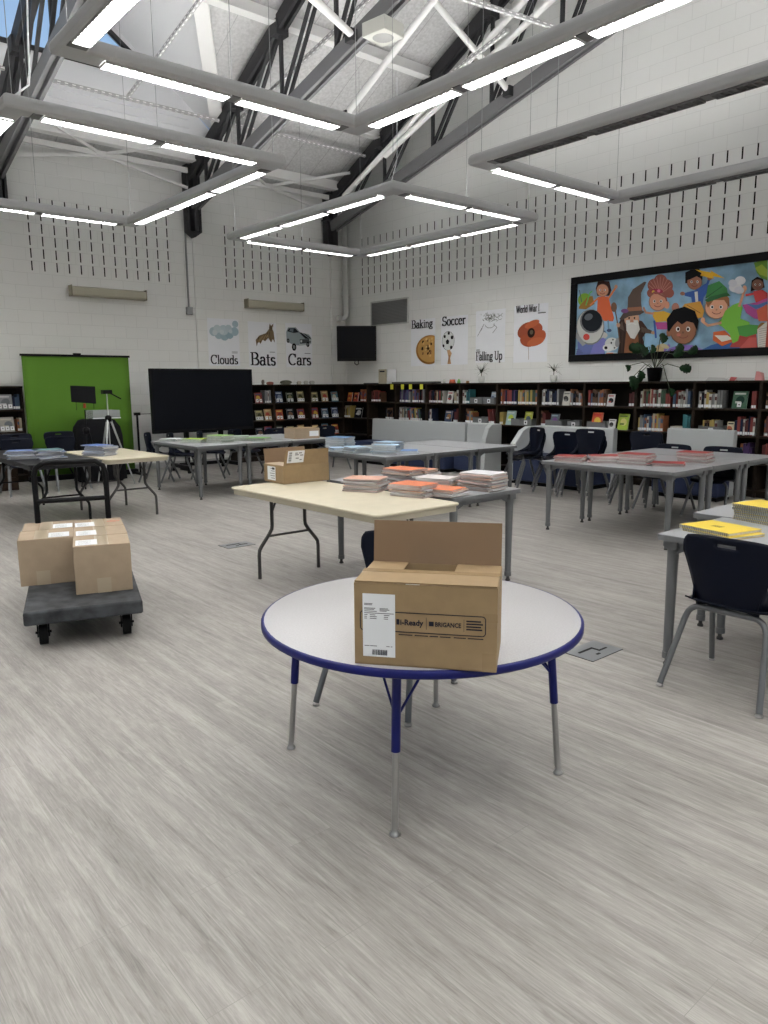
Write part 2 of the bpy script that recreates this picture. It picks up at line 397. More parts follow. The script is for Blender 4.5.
# white valley boards
g = M(WHITE)
vs0 = []
for sg in (1, -1):
    a = Vector((DC+sg*(DH+.02), -DW, zr-.02)); b = Vector((DC, -dap, DAP-.02)); bar(g, a, b, .22, .20)
    o = g.build('trim_5' if sg == 1 else 'trim_6'); struct(o); g = M(WHITE)

# frames of the added windows in the unseen walls behind the camera
g = M(DARK)
for k in range(13): g.box((-15+k-.03, YB-.12, 1), (-15+k+.03, YB-.05, 3.1))
g.box((-15, YB-.12, 1), (-3, YB-.05, 1.06)); g.box((-15, YB-.12, 3.04), (-3, YB-.05, 3.1)); struct(g.build('window_added_2'))
g = M(DARK)
for k in range(13): g.box((XL-.12, -16.5+k-.03, 1), (XL-.05, -16.5+k+.03, 3.1))
struct(g.build('window_added_3'))

# ------------------------------------------------------------------ purlins, trusses
def bz(d): return 4.74 + .255*d      # underside of the bottom chords
def tz(d): return 5.24 + SL*d        # underside of the top chords
TX = (-.48, -3.71, -7.10, -10.4)
for k, d in enumerate((.45, 1.85, 3.25, 4.65, 6.05, 7.45)):
    segs = []
    if d < DW or d > dap: segs = [(XL, 0, 'over the left wall')]
    else: segs = [(DC+xv(d)+.05, 0, 'right of the dormer'), (XL, DC-xv(d)-.05, 'left of the dormer')]
    for a, b, w in segs:
        g = M(WHITE); z = zdeck(d)
        g.box((a, -d-.05, z-.16), (b, -d+.05, z-.01)); g.box((a, -d-.09, z-.19), (b, -d+.09, z-.16))
        nth = ('lowest', 'second', 'third', 'fourth', 'fifth', 'sixth')[k]
        tag(g.build('roof_purlin'), 'white roof purlin, %s up from the eave, %s' % (nth, w), 'beam', 'white roof purlins')
def truss(x, label):
    t = thing('roof_truss', label, 'truss', (x, 0, 0), 0, 'dark steel roof trusses')
    end = 11.0
    for nm, zf, hh in (('bottom_chord', bz, .20), ('top_chord', tz, .21)):
        g = M(DGREY if nm == 'bottom_chord' else DARK)
        for s in (-1, 1):
            d0 = .15 if nm == 'top_chord' else .25
            a = Vector((s*.055, -d0, zf(d0)+hh/2)); b = Vector((s*.055, -end, zf(end)+hh/2)); bar(g, a, b, .05, hh)
        if nm == 'top_chord':
            for d in (1.85, 3.25, 4.65, 6.05): g.box((-.11, -d-.10, tz(d)-.03), (.11, -d+.08, tz(d)+.18)); 
        else:
            bar(g, (0, -.25, zf(.25)+hh/2), (0, -end, zf(end)+hh/2), .06, .05)
        g.build(nm, t)
    prev = None
    for d in (.75, 1.95, 3.3, 4.7, 6.1, 7.5, 8.9):
        g = M(DARK); bar(g, (0, -d, bz(d)+.18), (0, -d, tz(d)+.02), .05, .05, (0,1,0)); g.build('vertical_web', t)
        if prev:
            g = M(DARK)
            for s in (-1, 1): bar(g, (s*.05, -prev, bz(prev)+.15), (s*.05, -d+.1, tz(d)+.02), .05, .035, (0,1,0))
            g.build('diagonal_web', t)
        prev = d
    # wall bracket: a column of plates against the wall
    g = M(DARK)
    g.box((-.14, -.10, 4.42), (-.10, -.22, 5.55)); g.box((.10, -.10, 4.42), (.14, -.22, 5.55)); g.box((-.14, -.05, 4.42), (.14, -.10, 5.55))
    g.box((-.04, -.10, 4.42), (.04, -.30, 5.6)); g.box((-.18, -.05, 5.02), (.18, -.30, 5.05)); g.box((-.18, -.05, 5.53), (.18, -.34, 5.57))
    g.raw([(-.14,-.05,4.42),(.14,-.05,4.42),(.14,-.22,4.42),(-.14,-.22,4.42),(0,-.05,4.32),(0,-.22,4.32)], [(0,1,4),(3,5,2),(0,4,5,3),(1,2,5,4)])
    g.build('wall_bracket', t)
    return t
for x, l in zip(TX, ('dark steel truss nearest the wall with the mural', 'dark steel truss between the two acoustic slot panels of the left wall', 'dark steel truss crossing the dormer window at the left edge', 'dark steel truss left of the dormer window')):
    truss(x, l)
# eave bracing between trusses: one strut and crossing diagonals in each bay
def tub(mb, a, b, r=.03): return mb.tube([a, b], r, 8)
for i in range(3):
    xa, xb = TX[i]-.12, TX[i+1]+.12; xm = (xa+xb)/2
    t = thing('eave_brace', 'white strut with crossing diagonals under the eave, ' + ('between the two corner trusses', 'between middle and left edge trusses', 'left of the left edge truss')[i], 'brace', (xm, -.25, 5.2), 0, 'white eave braces')
    w = (xa-xb)/2
    bar(M(WHITE), (0,0,0), (1,0,0), 1, 1)
    g = M(WHITE); bar(g, (-w, 0, .28), (w, 0, .28), .05, .09); g.build('strut', t)
    for s in (1, -1):
        g = M(WHITE); bar(g, (s*w, .03, -.02), (0, .03, .28), .04, .05); bar(g, (0, .03, .28), (-s*w, -.75, .62), .04, .05); g.build('diagonal', t)
# round white braces between trusses, ending in dark clevises
def brace(a, b, label):
    t = thing('tube_brace', label, 'brace', b, 0, 'round white tube braces')
    a = Vector(a)-Vector(b); tub(M(WHITE), (0,0,0), (1,0,0)); g = M(WHITE).tube([a, (0,0,0)], .05, 12); g.build('tube', t)
    g = M(DARK).box((-.05,-.07,-.10), (.05,.07,.05)); g.build('clevis', t)
brace(atx(428, -6, -2.2), atx(508, 90, -.62), 'white round brace tube dropping to the bottom chord of the truss by the mural wall')
brace(atx(306, -8, -5.4), atx(351, 34, -3.88), 'white round brace tube dropping to the bottom chord of the middle truss')
brace(atx(440, -8, -2.6), atx(346, 115, -3.0), 'slim white brace tube crossing the deck between the two corner trusses')
for a, b, w in (((344, 196), (532, -8), 'nearest the truss'), ((385, 156), (560, -8), 'nearest the wall')):
    pa = atx(*a, -.85 if w[8] == 't' else -.28); pb = atx(*b, -.85 if w[8] == 't' else -.28)
    tag(M(WHITE).tube([pa, pb], .05, 12).build('sprinkler_pipe'), 'white pipe rising with the roof slope beside the mural wall, the one ' + w, 'pipe', 'white roof pipes')
# perforated white strut rails hung under the roof
PERF = mat('perforated strut slot', (.88, .88, .88), .6)
RAILM = mat('galvanised strut', (.40, .40, .40), .5)
def rail(a, b, label):
    a = Vector(a); b = Vector(b); t = tag(bar(M(RAILM), a, b, .045, .045).build('strut_rail'), label, 'rail', 'perforated white strut rails')
    L = (b-a).length; n = int(L/.11); g = M(PERF)
    side = (b-a).normalized().cross(Vector((0,0,1))).normalized()
    for i in range(n):
        p = a+(b-a)*((i+.2)/n); q = a+(b-a)*((i+.65)/n)
        for off in (Vector((0,0,-.023)), side*.023, -side*.023): bar(g, p+off, q+off, .014 if off.z else .003, .003 if off.z else .014)
    g.build('perforations', t)['kind'] = 'stuff'
rail((XL+.5, -1.37, 6.03), (-.1, -1.45, 6.05), 'long perforated white rail running parallel to the left wall under the roof')
rail((-5.37, -1.41, 6.08), atx(203, -4, -5.37), 'perforated white rail climbing from the long rail in front of the dormer')
rail((-3.45, -1.43, 6.08), atx(372, -4, -3.45), 'perforated white rail climbing from the long rail beside the middle truss')
rail(atz(462, -2, 6.15), atz(592, 39, 6.15), 'perforated white rail near the top right, above the largest light')
rail(atz(440, 82, 6.10), atz(508, 30, 6.13), 'short perforated white rail joining the one above the largest light')

# ------------------------------------------------------------------ suspended rectangular light fixtures
FZ = 3.82
def fixture(loc, label, first=None, off=()):
    """loc = centre; two runs along x (two diffusers each) and two along y (three each)"""
    WX, WY, w = 2.74, 3.97, .20
    t = thing('suspended_light', label, 'ceiling light', loc, 0, 'rectangular suspended lights')
    hx, hy = WX/2-w/2, WY/2-w/2
    def prof():      # cross-section across the run (u) and up (z)
        p = [(-w/2+.02, 0), (w/2-.02, 0), (w/2, .02)]
        q = []
        for i in range(6):
            a = R(11*i); q.append((w/2*math.cos(a), .060+.072*math.sin(a)))
        p += q + [(.050, .112), (.045, .065), (-.045, .065), (-.050, .112)] + [(-x, z) for x, z in q[::-1]]
        p.append((-w/2, .02)); return p
    pr = prof(); n = len(pr)
    def run(a, b, name):
        a = Vector(a); b = Vector(b); T = (b-a).normalized(); U = T.cross(Vector((0,0,1)))
        # mitred ends: shift by +-u along T
        g = M(HOUS); vs = [a + U*u + Vector((0,0,z)) + T*(-u*sgn(a, U)) for u, z in pr] 
        return g
    # housing as one mitred ring
    g = M(HOUS); vs = []; cor = [(-hx,-hy), (hx,-hy), (hx,hy), (-hx,hy)]
    for cx, cy in cor:
        for u, z in pr: vs.append((cx*(1+u/abs(cx)), cy*(1+u/abs(cy)), z))
    fs = []; 
    for i in range(4):
        for j in range(n):
            fs.append((i*n+j, i*n+(j+1)%n, ((i+1)%4)*n+(j+1)%n, ((i+1)%4)*n+j))
    g.raw(vs, fs, False); hsg = g.build('housing', t)
    md = hsg.modifiers.new('sm', 'BEVEL'); md.width = .004; md.segments = 1
    k = 0
    runs = [((-hx, -hy), (hx, -hy), 2, 'near'), ((hx, -hy), (hx, hy), 3, 'right'), ((hx, hy), (-hx, hy), 2, 'far'), ((-hx, hy), (-hx, -hy), 3, 'left')]
    for a, b, m_, nm in runs:
        A = Vector((*a, 0)); B = Vector((*b, 0)); L = (B-A).length; T = (B-A)/L; U = T.cross(Vector((0,0,1)))
        e = .18; s = (L-2*e)/m_
        for i in range(m_):
            p = A+T*(e+i*s+.05); q = A+T*(e+(i+1)*s-.05)
            lit = nm not in off
            fr = M(HOUSD)
            g = M(DIFF if lit else OFFD); bar(g, p+Vector((0,0,-.001)), q+Vector((0,0,-.001)), .115, .004, (0,0,1)); df = g.build('diffuser', t)
            gl = M(LOUV if lit else HOUSD); N = 16
            for j in range(N+1):
                c = p+(q-p)*(j/N); bar(gl, c-U*.058+Vector((0,0,-.010)), c+U*.058+Vector((0,0,-.010)), .008, .016)
            for sgn_ in (-1, 1): bar(gl, p+U*.06*sgn_+Vector((0,0,-.008)), q+U*.06*sgn_+Vector((0,0,-.008)), .005, .020)
            gl.build('louver', df)
            g = M(HOUSD); bar(g, A+T*(e+i*s-.04)+Vector((0,0,-.003)), A+T*(e+i*s+.04)+Vector((0,0,-.003)), .13, .008); g.build('joint_plate', t)
            if EMIT_UP:
                g = M(UPL); bar(g, p+Vector((0,0,.069)), q+Vector((0,0,.069)), .07, .003); g.build('indirect_strip', t)
    for cx, cy in cor + [(0, -hy), (0, hy)]:
        ztop = zdeck(max(0, -(loc[1]+cy))) - loc[2] - .02
        M(CONDUIT).tube([(cx, cy, .1), (cx, cy, ztop)], .003, 6).build('hanger_cable', t)
    return t
CXa, CXb, RYa, RYb = -7.32, -3.10, -4.74, -9.92
fixture((CXb, RYa, FZ), 'rectangular suspended light nearest the room corner, hanging before the truss bracket')
fixture((CXa, RYa, FZ), 'rectangular suspended light hanging along the left wall in front of the green screen')
fixture((CXa, RYb, FZ), 'largest rectangular suspended light overhead, crossing the top of the picture')
fixture((CXb, RYb, FZ), 'rectangular suspended light in front of the mural with its long sides switched off', off=('left', 'right'))
fixture((CXa, -15.1, FZ), 'rectangular suspended light behind the camera, left row')  # unseen fixtures behind the camera, included for the light they give
fixture((CXb, -15.1, FZ), 'rectangular suspended light behind the camera, right row')
fixture((-11.54, RYa, FZ), 'rectangular suspended light left of the picture, far row')
fixture((-11.54, RYb, FZ), 'rectangular suspended light left of the picture, middle row')
fixture((-11.54, -15.1, FZ), 'rectangular suspended light left of the picture, near row')
# hanging feed cords
for a, (px, py), lb in ((atz(8, 108, FZ+.1), (27, 0), 'white feed cord looping down to the left light'),):
    b = aty(27, -5, a.y)
    mid = aty(30, 88, a.y)
    tag(M(PAPER).tube([b, aty(28, 40, a.y), aty(29.5, 75, a.y), aty(29, 85, a.y), aty(22, 90, a.y), aty(14, 96, a.y), aty(12, 101, a.y)], .008, 8).build('power_cord'), lb, 'cord')
a = aty(398, 186, -2.9)
tag(M(PAPER).tube([aty(397, 60, -2.9), aty(397, 160, -2.9), aty(394, 172, -2.9), aty(391, 183, -2.9)], .007, 8).build('power_cord'), 'white feed cord dropping to the corner of the far light', 'cord')
# square unit on the middle truss
p = atx(383, 26, -3.85)
t = thing('ceiling_speaker', 'square off-white speaker box fixed under the middle truss', 'speaker', (p.x, p.y, p.z-.14), R(8))
M(mat('speaker box white', (.5, .5, .46), .5)).box((-.19,-.19,0), (.19,.19,.17)).build('body', t, bevel=.01)
g = M(mat('speaker mesh', (.30, .30, .29), .8)); g.lathe([(.0001, -.004), (.13, -.004), (.135, 0)], 28); g.build('grille', t)
# white pipe in the corner with its elbow
t = thing('corner_pipe', 'thick white vertical pipe with a flange in the room corner', 'pipe', (-.14, -.20, 0))
M(PIPE).tube([(0,0,5.6), (0,0,3.16)], .065, 16).build('pipe_run', t)
M(PIPE).lathe([(.085,3.45),(.085,3.49)], 16).tube([(0,0,3.2), (0,0,3.08), (-.06,0,3.02), (-.16,0,3.0)], .06, 14).box((-.24,-.06,2.94),(-.16,.06,3.06)).build('elbow', t)
# grey conduit and box on the left wall
t = thing('wall_conduit', 'thin grey conduit running down the left wall to a small box', 'conduit', (-3.82, -.02, 2.95))
M(CONDUIT).tube([(0,0,.1), (0,0,2.5)], .018, 8).build('conduit_pipe', t)
M(CONDUIT).box((-.06,-.05,-.04), (.06,.02,.10)).build('junction_box', t, bevel=.005)
# beige wall washers
for x0, x1, l in ((-6.04, -4.72, 'long beige enamel light housing on the left wall above the green screen'), (-2.58, -1.24, 'long beige enamel light housing on the left wall above the three posters')):
    t = thing('wall_washer', l, 'wall light', ((x0+x1)/2, 0, 3.11), 0, 'beige wall lights'); w = (x1-x0)/2
    M(BEIGE).prism([(0,0),(-.14,.0),(-.16,.03),(-.16,.14),(-.05,.17),(0,.17)], -w, w, axis=0).build('housing', t)
    for s in (-1, 1): M(mat('beige end cap', (.24,.22,.16), .5)).box((s*w,0,-.005), (s*(w+.012),-.165,.175)).build('end_cap', t)
# vent grille
t = thing('air_vent', 'grey louvred return-air grille on the wall left of the cookie poster', 'vent', (0, -1.52, 2.82))
M(PIPE).box((-.025,-.60,-.03), (0,.60,.0)).box((-.025,-.60,.46),(0,.60,.49)).box((-.025,-.60,0),(0,-.57,.46)).box((-.025,.57,0),(0,.60,.46)).build('frame', t)
M(mat('vent recess', (.16,.165,.17), .6)).box((-.006,-.57,0),(0,.57,.46)).build('backing', t)
g = M(mat('vent slat', (.22,.225,.23), .5))
for i in range(16): bar(g, (-.015,-.57,.015+i*.029), (-.015,.57,.015+i*.029), .004, .024, (.6,0,1))
o = g.build('slats', t); o['kind'] = 'stuff'
# small television on an arm in the corner
c = (atx(338, 327, -.42)+atx(375, 360, -.42))/2
TVS = .80
t = thing('wall_television', 'small black television on a wall arm in the room corner', 'television', (-.42, c.y-.02, c.z-.38), R(-38)); t.scale = (.78, .9, .92)
M(BLK).box((-.54,-.03,0), (.54,.03,.80)).build('bezel', t, bevel=.008)
M(SCREEN).box((-.50,-.036,.06), (.50,-.03,.76)).build('screen', t)
M(BLK).box((-.06,.03,.30),(.06,.12,.46)).tube([(0,.08,.38),(.12,.28,.38)], .03, 8).tube([(.04,-.0,-.0),(.05,.03,-.06),(.0,.05,-.09),(-.06,.03,-.05),(-.05,0,0)], .012, 8).build('mount_arm', t)

# ------------------------------------------------------------------ nib lettering (thick verticals, hairline horizontals)
def arc(cx, cy, rx, ry, a0, a1, n=14): return [(cx+rx*math.cos(R(a0+(a1-a0)*i/n)), cy+ry*math.sin(R(a0+(a1-a0)*i/n))) for i in range(n+1)]
# each glyph: (advance, strokes); unit height 1 = capital height, x-height .66
GL = {
 'C': (.86, [arc(.46,.5,.38,.5,48,312), [(.74,.72),(.74,.98)]]),
 'S': (.68, [arc(.34,.74,.24,.26,40,270,10)+arc(.34,.25,.27,.25,90,-150,10), [(.58,.80),(.58,.98)], [(.07,.02),(.07,.22)]]),
 'B': (.80, [[(.18,0),(.18,1)], [(.04,1),(.42,1)], [(.04,0),(.45,0)], arc(.40,.76,.24,.24,90,-90,8), arc(.43,.26,.29,.26,90,-90,8), [(.18,.52),(.42,.52)]]),
 'F': (.68, [[(.18,0),(.18,1)], [(.04,1),(.64,1),(.64,.78)], [(.04,0),(.34,0)], [(.18,.52),(.5,.52)]]),
 'U': (.86, [[(.18,1),(.18,.3)]+arc(.44,.28,.26,.28,180,360,8)+[(.70,1)], [(.04,1),(.32,1)], [(.58,1),(.82,1)]]),
 'W': (1.18, [[(.12,1),(.38,0)], [(.38,0),(.60,.9)], [(.58,1),(.84,0)], [(.84,0),(1.08,1)], [(0,1),(.28,1)], [(.48,1),(.72,1)], [(.96,1),(1.18,1)]]),
 'I': (.36, [[(.18,0),(.18,1)], [(.03,1),(.33,1)], [(.03,0),(.33,0)]]),
 'l': (.30, [[(.15,0),(.15,1)], [(.02,0),(.28,0)], [(.03,1),(.15,1)]]),
 'o': (.60, [arc(.30,.32,.23,.33,0,360,18)]),
 'u': (.66, [[(.15,.64),(.15,.2)]+arc(.31,.18,.16,.18,180,330,6), [(.50,.64),(.50,0)], [(.02,.64),(.15,.64)], [(.37,.64),(.50,.64)], [(.50,0),(.62,0)]]),
 'd': (.66, [arc(.30,.32,.22,.33,0,360,18), [(.52,1),(.52,0)], [(.40,1),(.52,1)], [(.52,0),(.63,0)]]),
 's': (.48, [arc(.24,.48,.15,.16,30,270,8)+arc(.24,.17,.17,.17,90,-150,8)]),
 'a': (.58, [[(.12,.5)]+arc(.28,.48,.16,.17,160,0,8)+[(.44,.05),(.56,.02)], arc(.26,.18,.18,.19,60,330,10)]),
 't': (.40, [[(.18,.85),(.18,.1)]+arc(.28,.1,.10,.10,180,320,5), [(.04,.64),(.36,.64)]]),
 'r': (.46, [[(.16,0),(.16,.64)], arc(.32,.46,.14,.18,160,40,6), [(.02,.64),(.16,.64)], [(.02,0),(.30,0)]]),
 'k': (.62, [[(.15,0),(.15,1)], [(.15,.28),(.48,.64)], [(.27,.38),(.52,0)], [(.03,1),(.15,1)], [(.02,0),(.28,0)], [(.42,0),(.62,0)]]),
 'i': (.30, [[(.16,0),(.16,.64)], [(.03,.64),(.16,.64)], [(.03,0),(.29,0)], [(.16,.82),(.16,.90)]]),
 'n': (.66, [[(.15,0),(.15,.64)], arc(.33,.44,.18,.20,150,0,6)+[(.51,0)], [(.02,.64),(.15,.64)], [(.02,0),(.27,0)], [(.40,0),(.63,0)]]),
 'g': (.58, [arc(.27,.42,.17,.22,0,360,14), arc(.27,-.10,.22,.14,0,360,14), [(.40,.58),(.54,.64)], [(.18,.2),(.14,.06),(.3,.02)]]),
 'c': (.52, [arc(.29,.32,.22,.33,45,315,12)]),
 'e': (.54, [[(.08,.36),(.48,.36)]+arc(.28,.32,.21,.33,10,320,14)]),
 'p': (.66, [arc(.36,.32,.22,.33,0,360,18), [(.15,.64),(.15,-.34)], [(.03,.64),(.15,.64)], [(.03,-.34),(.28,-.34)]]),
 ' ': (.30, []),
}
def nib(mb, s, size, org, ux, uz, w=None, sx=1.0, nw=.155, nh=.062):
    """org: Vector of the baseline start, ux: reading direction, uz: up"""
    x = 0; N = ux.cross(uz)
    for ch in s:
        adv, strokes = GL[ch]
        for st in strokes:
            for (ax, ay), (bx, by) in zip(st, st[1:]):
                L = math.hypot(bx-ax, by-ay) or 1e-6; nx, ny = -(by-ay)/L, (bx-ax)/L
                hw = abs(nx)*nw/2 + abs(ny)*nh/2; ex, ey = (bx-ax)/L*nh*.5, (by-ay)/L*nh*.5
                q = [(ax-ex+nx*hw, ay-ey+ny*hw), (ax-ex-nx*hw, ay-ey-ny*hw), (bx+ex-nx*hw, by+ey-ny*hw), (bx+ex+nx*hw, by+ey+ny*hw)]
                mb.raw([org + ux*((x+u)*size*sx) + uz*(v*size) for u, v in q], [(0,1,2,3)])
        x += adv
    return x*size*sx
def nibw(s, size, sx=1): return sum(GL[c][0] for c in s)*size*sx

class Flat:
    """flat artwork on a wall: shapes stacked a fraction of a millimetre apart, u right, v up"""
    def __init__(s, org, ux, uz=Vector((0,0,1)), n=None):
        s.o = Vector(org); s.ux = Vector(ux); s.uz = uz; s.n = n or s.ux.cross(uz); s.k = 0; s.mb = MB()
    def poly(s, pts, col):
        s.k += 1; s.mb.use(pal(*col) if not hasattr(col, 'node_tree') else col)
        ar = sum(pts[i][0]*pts[(i+1)%len(pts)][1]-pts[(i+1)%len(pts)][0]*pts[i][1] for i in range(len(pts)))
        if ar < 0: pts = pts[::-1]
        s.mb.raw([s.o + s.ux*u + s.uz*v + s.n*(.00012*s.k) for u, v in pts], [tuple(range(len(pts)))]); return s
    def line(s, pts, w, col):
        s.k += 1; s.mb.use(pal(*col))
        for (ax, ay), (bx, by) in zip(pts, pts[1:]):
            L = math.hypot(bx-ax, by-ay) or 1e-6; nx, ny = -(by-ay)/L*w/2, (bx-ax)/L*w/2; ex, ey = (bx-ax)/L*w*.3, (by-ay)/L*w*.3
            s.mb.raw([s.o + s.ux*u + s.uz*v + s.n*(.00012*s.k) for u, v in ((ax-ex-nx,ay-ey-ny),(bx+ex-nx,by+ey-ny),(bx+ex+nx,by+ey+ny),(ax-ex+nx,ay-ey+ny))], [(0,1,2,3)])
        return s

PW, PH = .68, .92
def poster(wall, c, name_label, draw, w=PW, h=PH, tilt=0):
    """wall 'L' (y=0) or 'R' (x=0); c = coordinate of the left edge as seen, z of the bottom"""
    a, z = c
    if wall == 'L': org = Vector((a, -.004, z)); ux = Vector((math.cos(tilt), 0, math.sin(tilt))); n = Vector((0,-1,0))
    else: org = Vector((-.004, a, z)); ux = Vector((0, -math.cos(tilt), math.sin(tilt))); n = Vector((-1,0,0))
    uz = Vector((0,0,1)); loc = org.copy()
    t = thing('poster', name_label, 'poster', loc)
    org = Vector((0,0,0))
    g = M(mat('poster paper', (.84, .86, .90), .45)); 
    vs = []; NN = 8
    for j in range(NN+1):
        for i in range(NN+1):
            u, v = w*i/NN, h*j/NN; e = .004 + .006*math.sin(3.1*i+2*j)*((i in (0, NN))+(j in (0, NN)))*.4
            vs.append(org + ux*u + uz*v + n*e*.5)
    g.raw(vs, [(j*(NN+1)+i, j*(NN+1)+i+1, (j+1)*(NN+1)+i+1, (j+1)*(NN+1)+i) for j in range(NN) for i in range(NN)], True)
    g.build('sheet', t)
    F = Flat(org + n*.0075, ux, uz, n); F.w, F.h = w, h
    draw(F); F.mb.build('artwork', t)
    F2 = MB(); F2.use(PRINT); draw.text(F2, org + n*.011, ux, uz, w, h) if hasattr(draw, 'text') else None
    if F2.v: F2.build('title', t)
def withtext(*items):
    def deco(fn):
        def txt(mb, org, ux, uz, w, h):
            for s, u, v, size, sx in items: nib(mb, s, size, org+ux*(u*w)+uz*(v*h), ux, uz, sx=sx)
        fn.text = txt; return fn
    return deco
def fit(s, size, frac): return frac*PW/nibw(s, size)

@withtext(('Clouds', .05, .04, .17, fit('Clouds', .17, .90)))
def d_cloud(F):
    rnd = random.Random(3)
    for cx, cy, r, col in ((.18,.72,.13,(176,196,204)), (.34,.66,.13,(168,190,200)), (.52,.64,.14,(160,184,196)), (.68,.68,.14,(150,176,190)), (.50,.76,.15,(190,206,212)), (.30,.78,.12,(196,210,214)), (.85,.74,.13,(164,188,200)), (.88,.90,.10,(172,194,204)), (.66,.80,.11,(186,202,208)), (.22,.70,.08,(206,216,220)), (.44,.72,.07,(204,216,220)), (.72,.74,.06,(196,210,216))):
        F.poly([(max(.01,min(F.w-.01,x)), y) for x, y in ell(cx*F.w, cy*F.h, r*F.w, r*F.w*.95, 18)], col)
    F.line([(.74*F.w,.30*F.h),(.92*F.w,.30*F.h)], .012, (120,122,128)); F.line([(.74*F.w,.275*F.h),(.92*F.w,.275*F.h)], .006, (120,122,128))
@withtext(('Bats', .04, .05, .25, fit('Bats', .25, .90)))
def d_bat(F):
    w, h = F.w, F.h
    F.poly([(.25*w,.60*h),(.38*w,.70*h),(.62*w,.76*h),(.74*w,.86*h),(.84*w,.88*h),(.90*w,.80*h),(.93*w,.56*h),(.86*w,.64*h),(.80*w,.56*h),(.70*w,.66*h),(.58*w,.58*h),(.50*w,.62*h),(.42*w,.52*h),(.34*w,.58*h),(.28*w,.46*h)], (112,92,66))
    F.poly([(.30*w,.58*h),(.45*w,.68*h),(.64*w,.74*h),(.72*w,.70*h),(.55*w,.62*h),(.42*w,.58*h),(.33*w,.54*h)], (146,122,88))
    for p in (((.40*w,.56*h),(.62*w,.75*h)), ((.56*w,.60*h),(.68*w,.77*h)), ((.78*w,.58*h),(.74*w,.80*h)), ((.28*w,.47*h),(.36*w,.66*h))): F.line(p, .008, (64,50,38))
    F.poly(ell(.80*w,.88*h,.06*w,.06*h), (92,76,54)); F.poly([(.74*w,.92*h),(.78*w,.99*h),(.80*w,.92*h)], (120,100,72)); F.poly([(.82*w,.93*h),(.90*w,.99*h),(.88*w,.90*h)], (120,100,72))
    F.line([(.74*w,.345*h),(.92*w,.345*h)], .012, (110,112,118))
@withtext(('Cars', .06, .05, .23, fit('Cars', .23, .88)))
def d_car(F):
    w, h = F.w, F.h
    F.poly([(.02*w,.80*h),(.10*w,.90*h),(.38*w,.91*h),(.55*w,.80*h),(.88*w,.76*h),(.97*w,.68*h),(.96*w,.56*h),(.84*w,.52*h),(.52*w,.50*h),(.30*w,.50*h),(.03*w,.58*h)], (146,158,164))
    F.poly([(.06*w,.81*h),(.12*w,.88*h),(.36*w,.89*h),(.50*w,.80*h),(.30*w,.78*h)], (34,38,44)); F.poly([(.14*w,.82*h),(.17*w,.87*h),(.30*w,.87*h),(.28*w,.80*h)], (92,104,112))
    F.poly([(.50*w,.80*h),(.60*w,.79*h),(.90*w,.66*h),(.74*w,.66*h)], (30,32,36)); F.poly([(.66*w,.785*h),(.74*w,.775*h),(.95*w,.68*h),(.93*w,.66*h)], (38,40,44))
    F.poly([(.52*w,.64*h),(.96*w,.66*h),(.96*w,.58*h),(.54*w,.54*h)], (60,66,70)); F.poly(ell(.58*w,.60*h,.035*w,.03*h), (200,206,208)); F.poly(ell(.92*w,.63*h,.03*w,.028*h), (200,206,208))
    F.poly([(.50*w,.53*h),(.97*w,.57*h),(.96*w,.54*h),(.50*w,.49*h)], (186,194,196))
    for cx, cy, r in ((.30,.46,.085), (.83,.53,.06), (.08,.60,.05)): F.poly(ell(cx*w, cy*h, r*w, r*w*1.35), (16,16,18)); F.poly(ell(cx*w, cy*h, r*w*.5, r*w*.72), (120,124,128))
    F.line([(.70*w,.32*h),(.92*w,.32*h)], .012, (110,112,118))
@withtext(('Baking', .03, .82, .155, fit('Baking', .155, .92)))
def d_cookie(F):
    w, h = F.w, F.h; rnd = random.Random(5)
    def clip(p): return [(min(w*.985, x), max(.02, y)) for x, y in p]
    F.poly(clip(ell(.78*w, .34*h, .56*w, .31*h, 36)), (150,104,46)); F.poly(clip(ell(.79*w, .35*h, .50*w, .275*h, 32)), (186,142,76))
    for i in range(26):
        a, r = rnd.uniform(1.2, 5.1), rnd.uniform(.05, .88); x, y = .79+.48*r*math.cos(a), .35+.27*r*math.sin(a)
        if x > .95: continue
        F.poly(ell(x*w, y*h, .045*w, .026*h, 8, rot=rnd.uniform(0, 90)), rnd.choice(((58,36,20),(44,28,18),(206,166,100),(220,184,120),(120,82,40))))
@withtext(('Soccer', .05, .82, .165, fit('Soccer', .165, .92)))
def d_soccer(F):
    w, h = F.w, F.h
    cx, cy, rr = .28*w, .50*h, .235*w
    F.poly(ell(cx, cy, rr, rr*1.08, 28), (60,62,64)); F.poly(ell(cx, cy, rr*.96, rr*1.04, 28), (216,220,220))
    for dx, dy, s in ((-.1,-.1,.30), (.62,.35,.24), (-.55,.5,.2), (.10,.82,.2), (-.75,-.5,.18), (.5,-.72,.22)): F.poly([(cx+rr*(dx+s*math.cos(R(a))), cy+rr*1.04*(dy+s*math.sin(R(a)))) for a in (90,162,234,306,18)], (22,22,24))
    F.poly([(.24*w,.30*h),(.34*w,.32*h),(.42*w,.24*h),(.36*w,.14*h),(.40*w,.02*h),(.26*w,.02*h),(.30*w,.16*h)], (196,156,116)); F.poly([(.30*w,.22*h),(.36*w,.20*h),(.33*w,.06*h),(.29*w,.05*h)], (160,116,80))
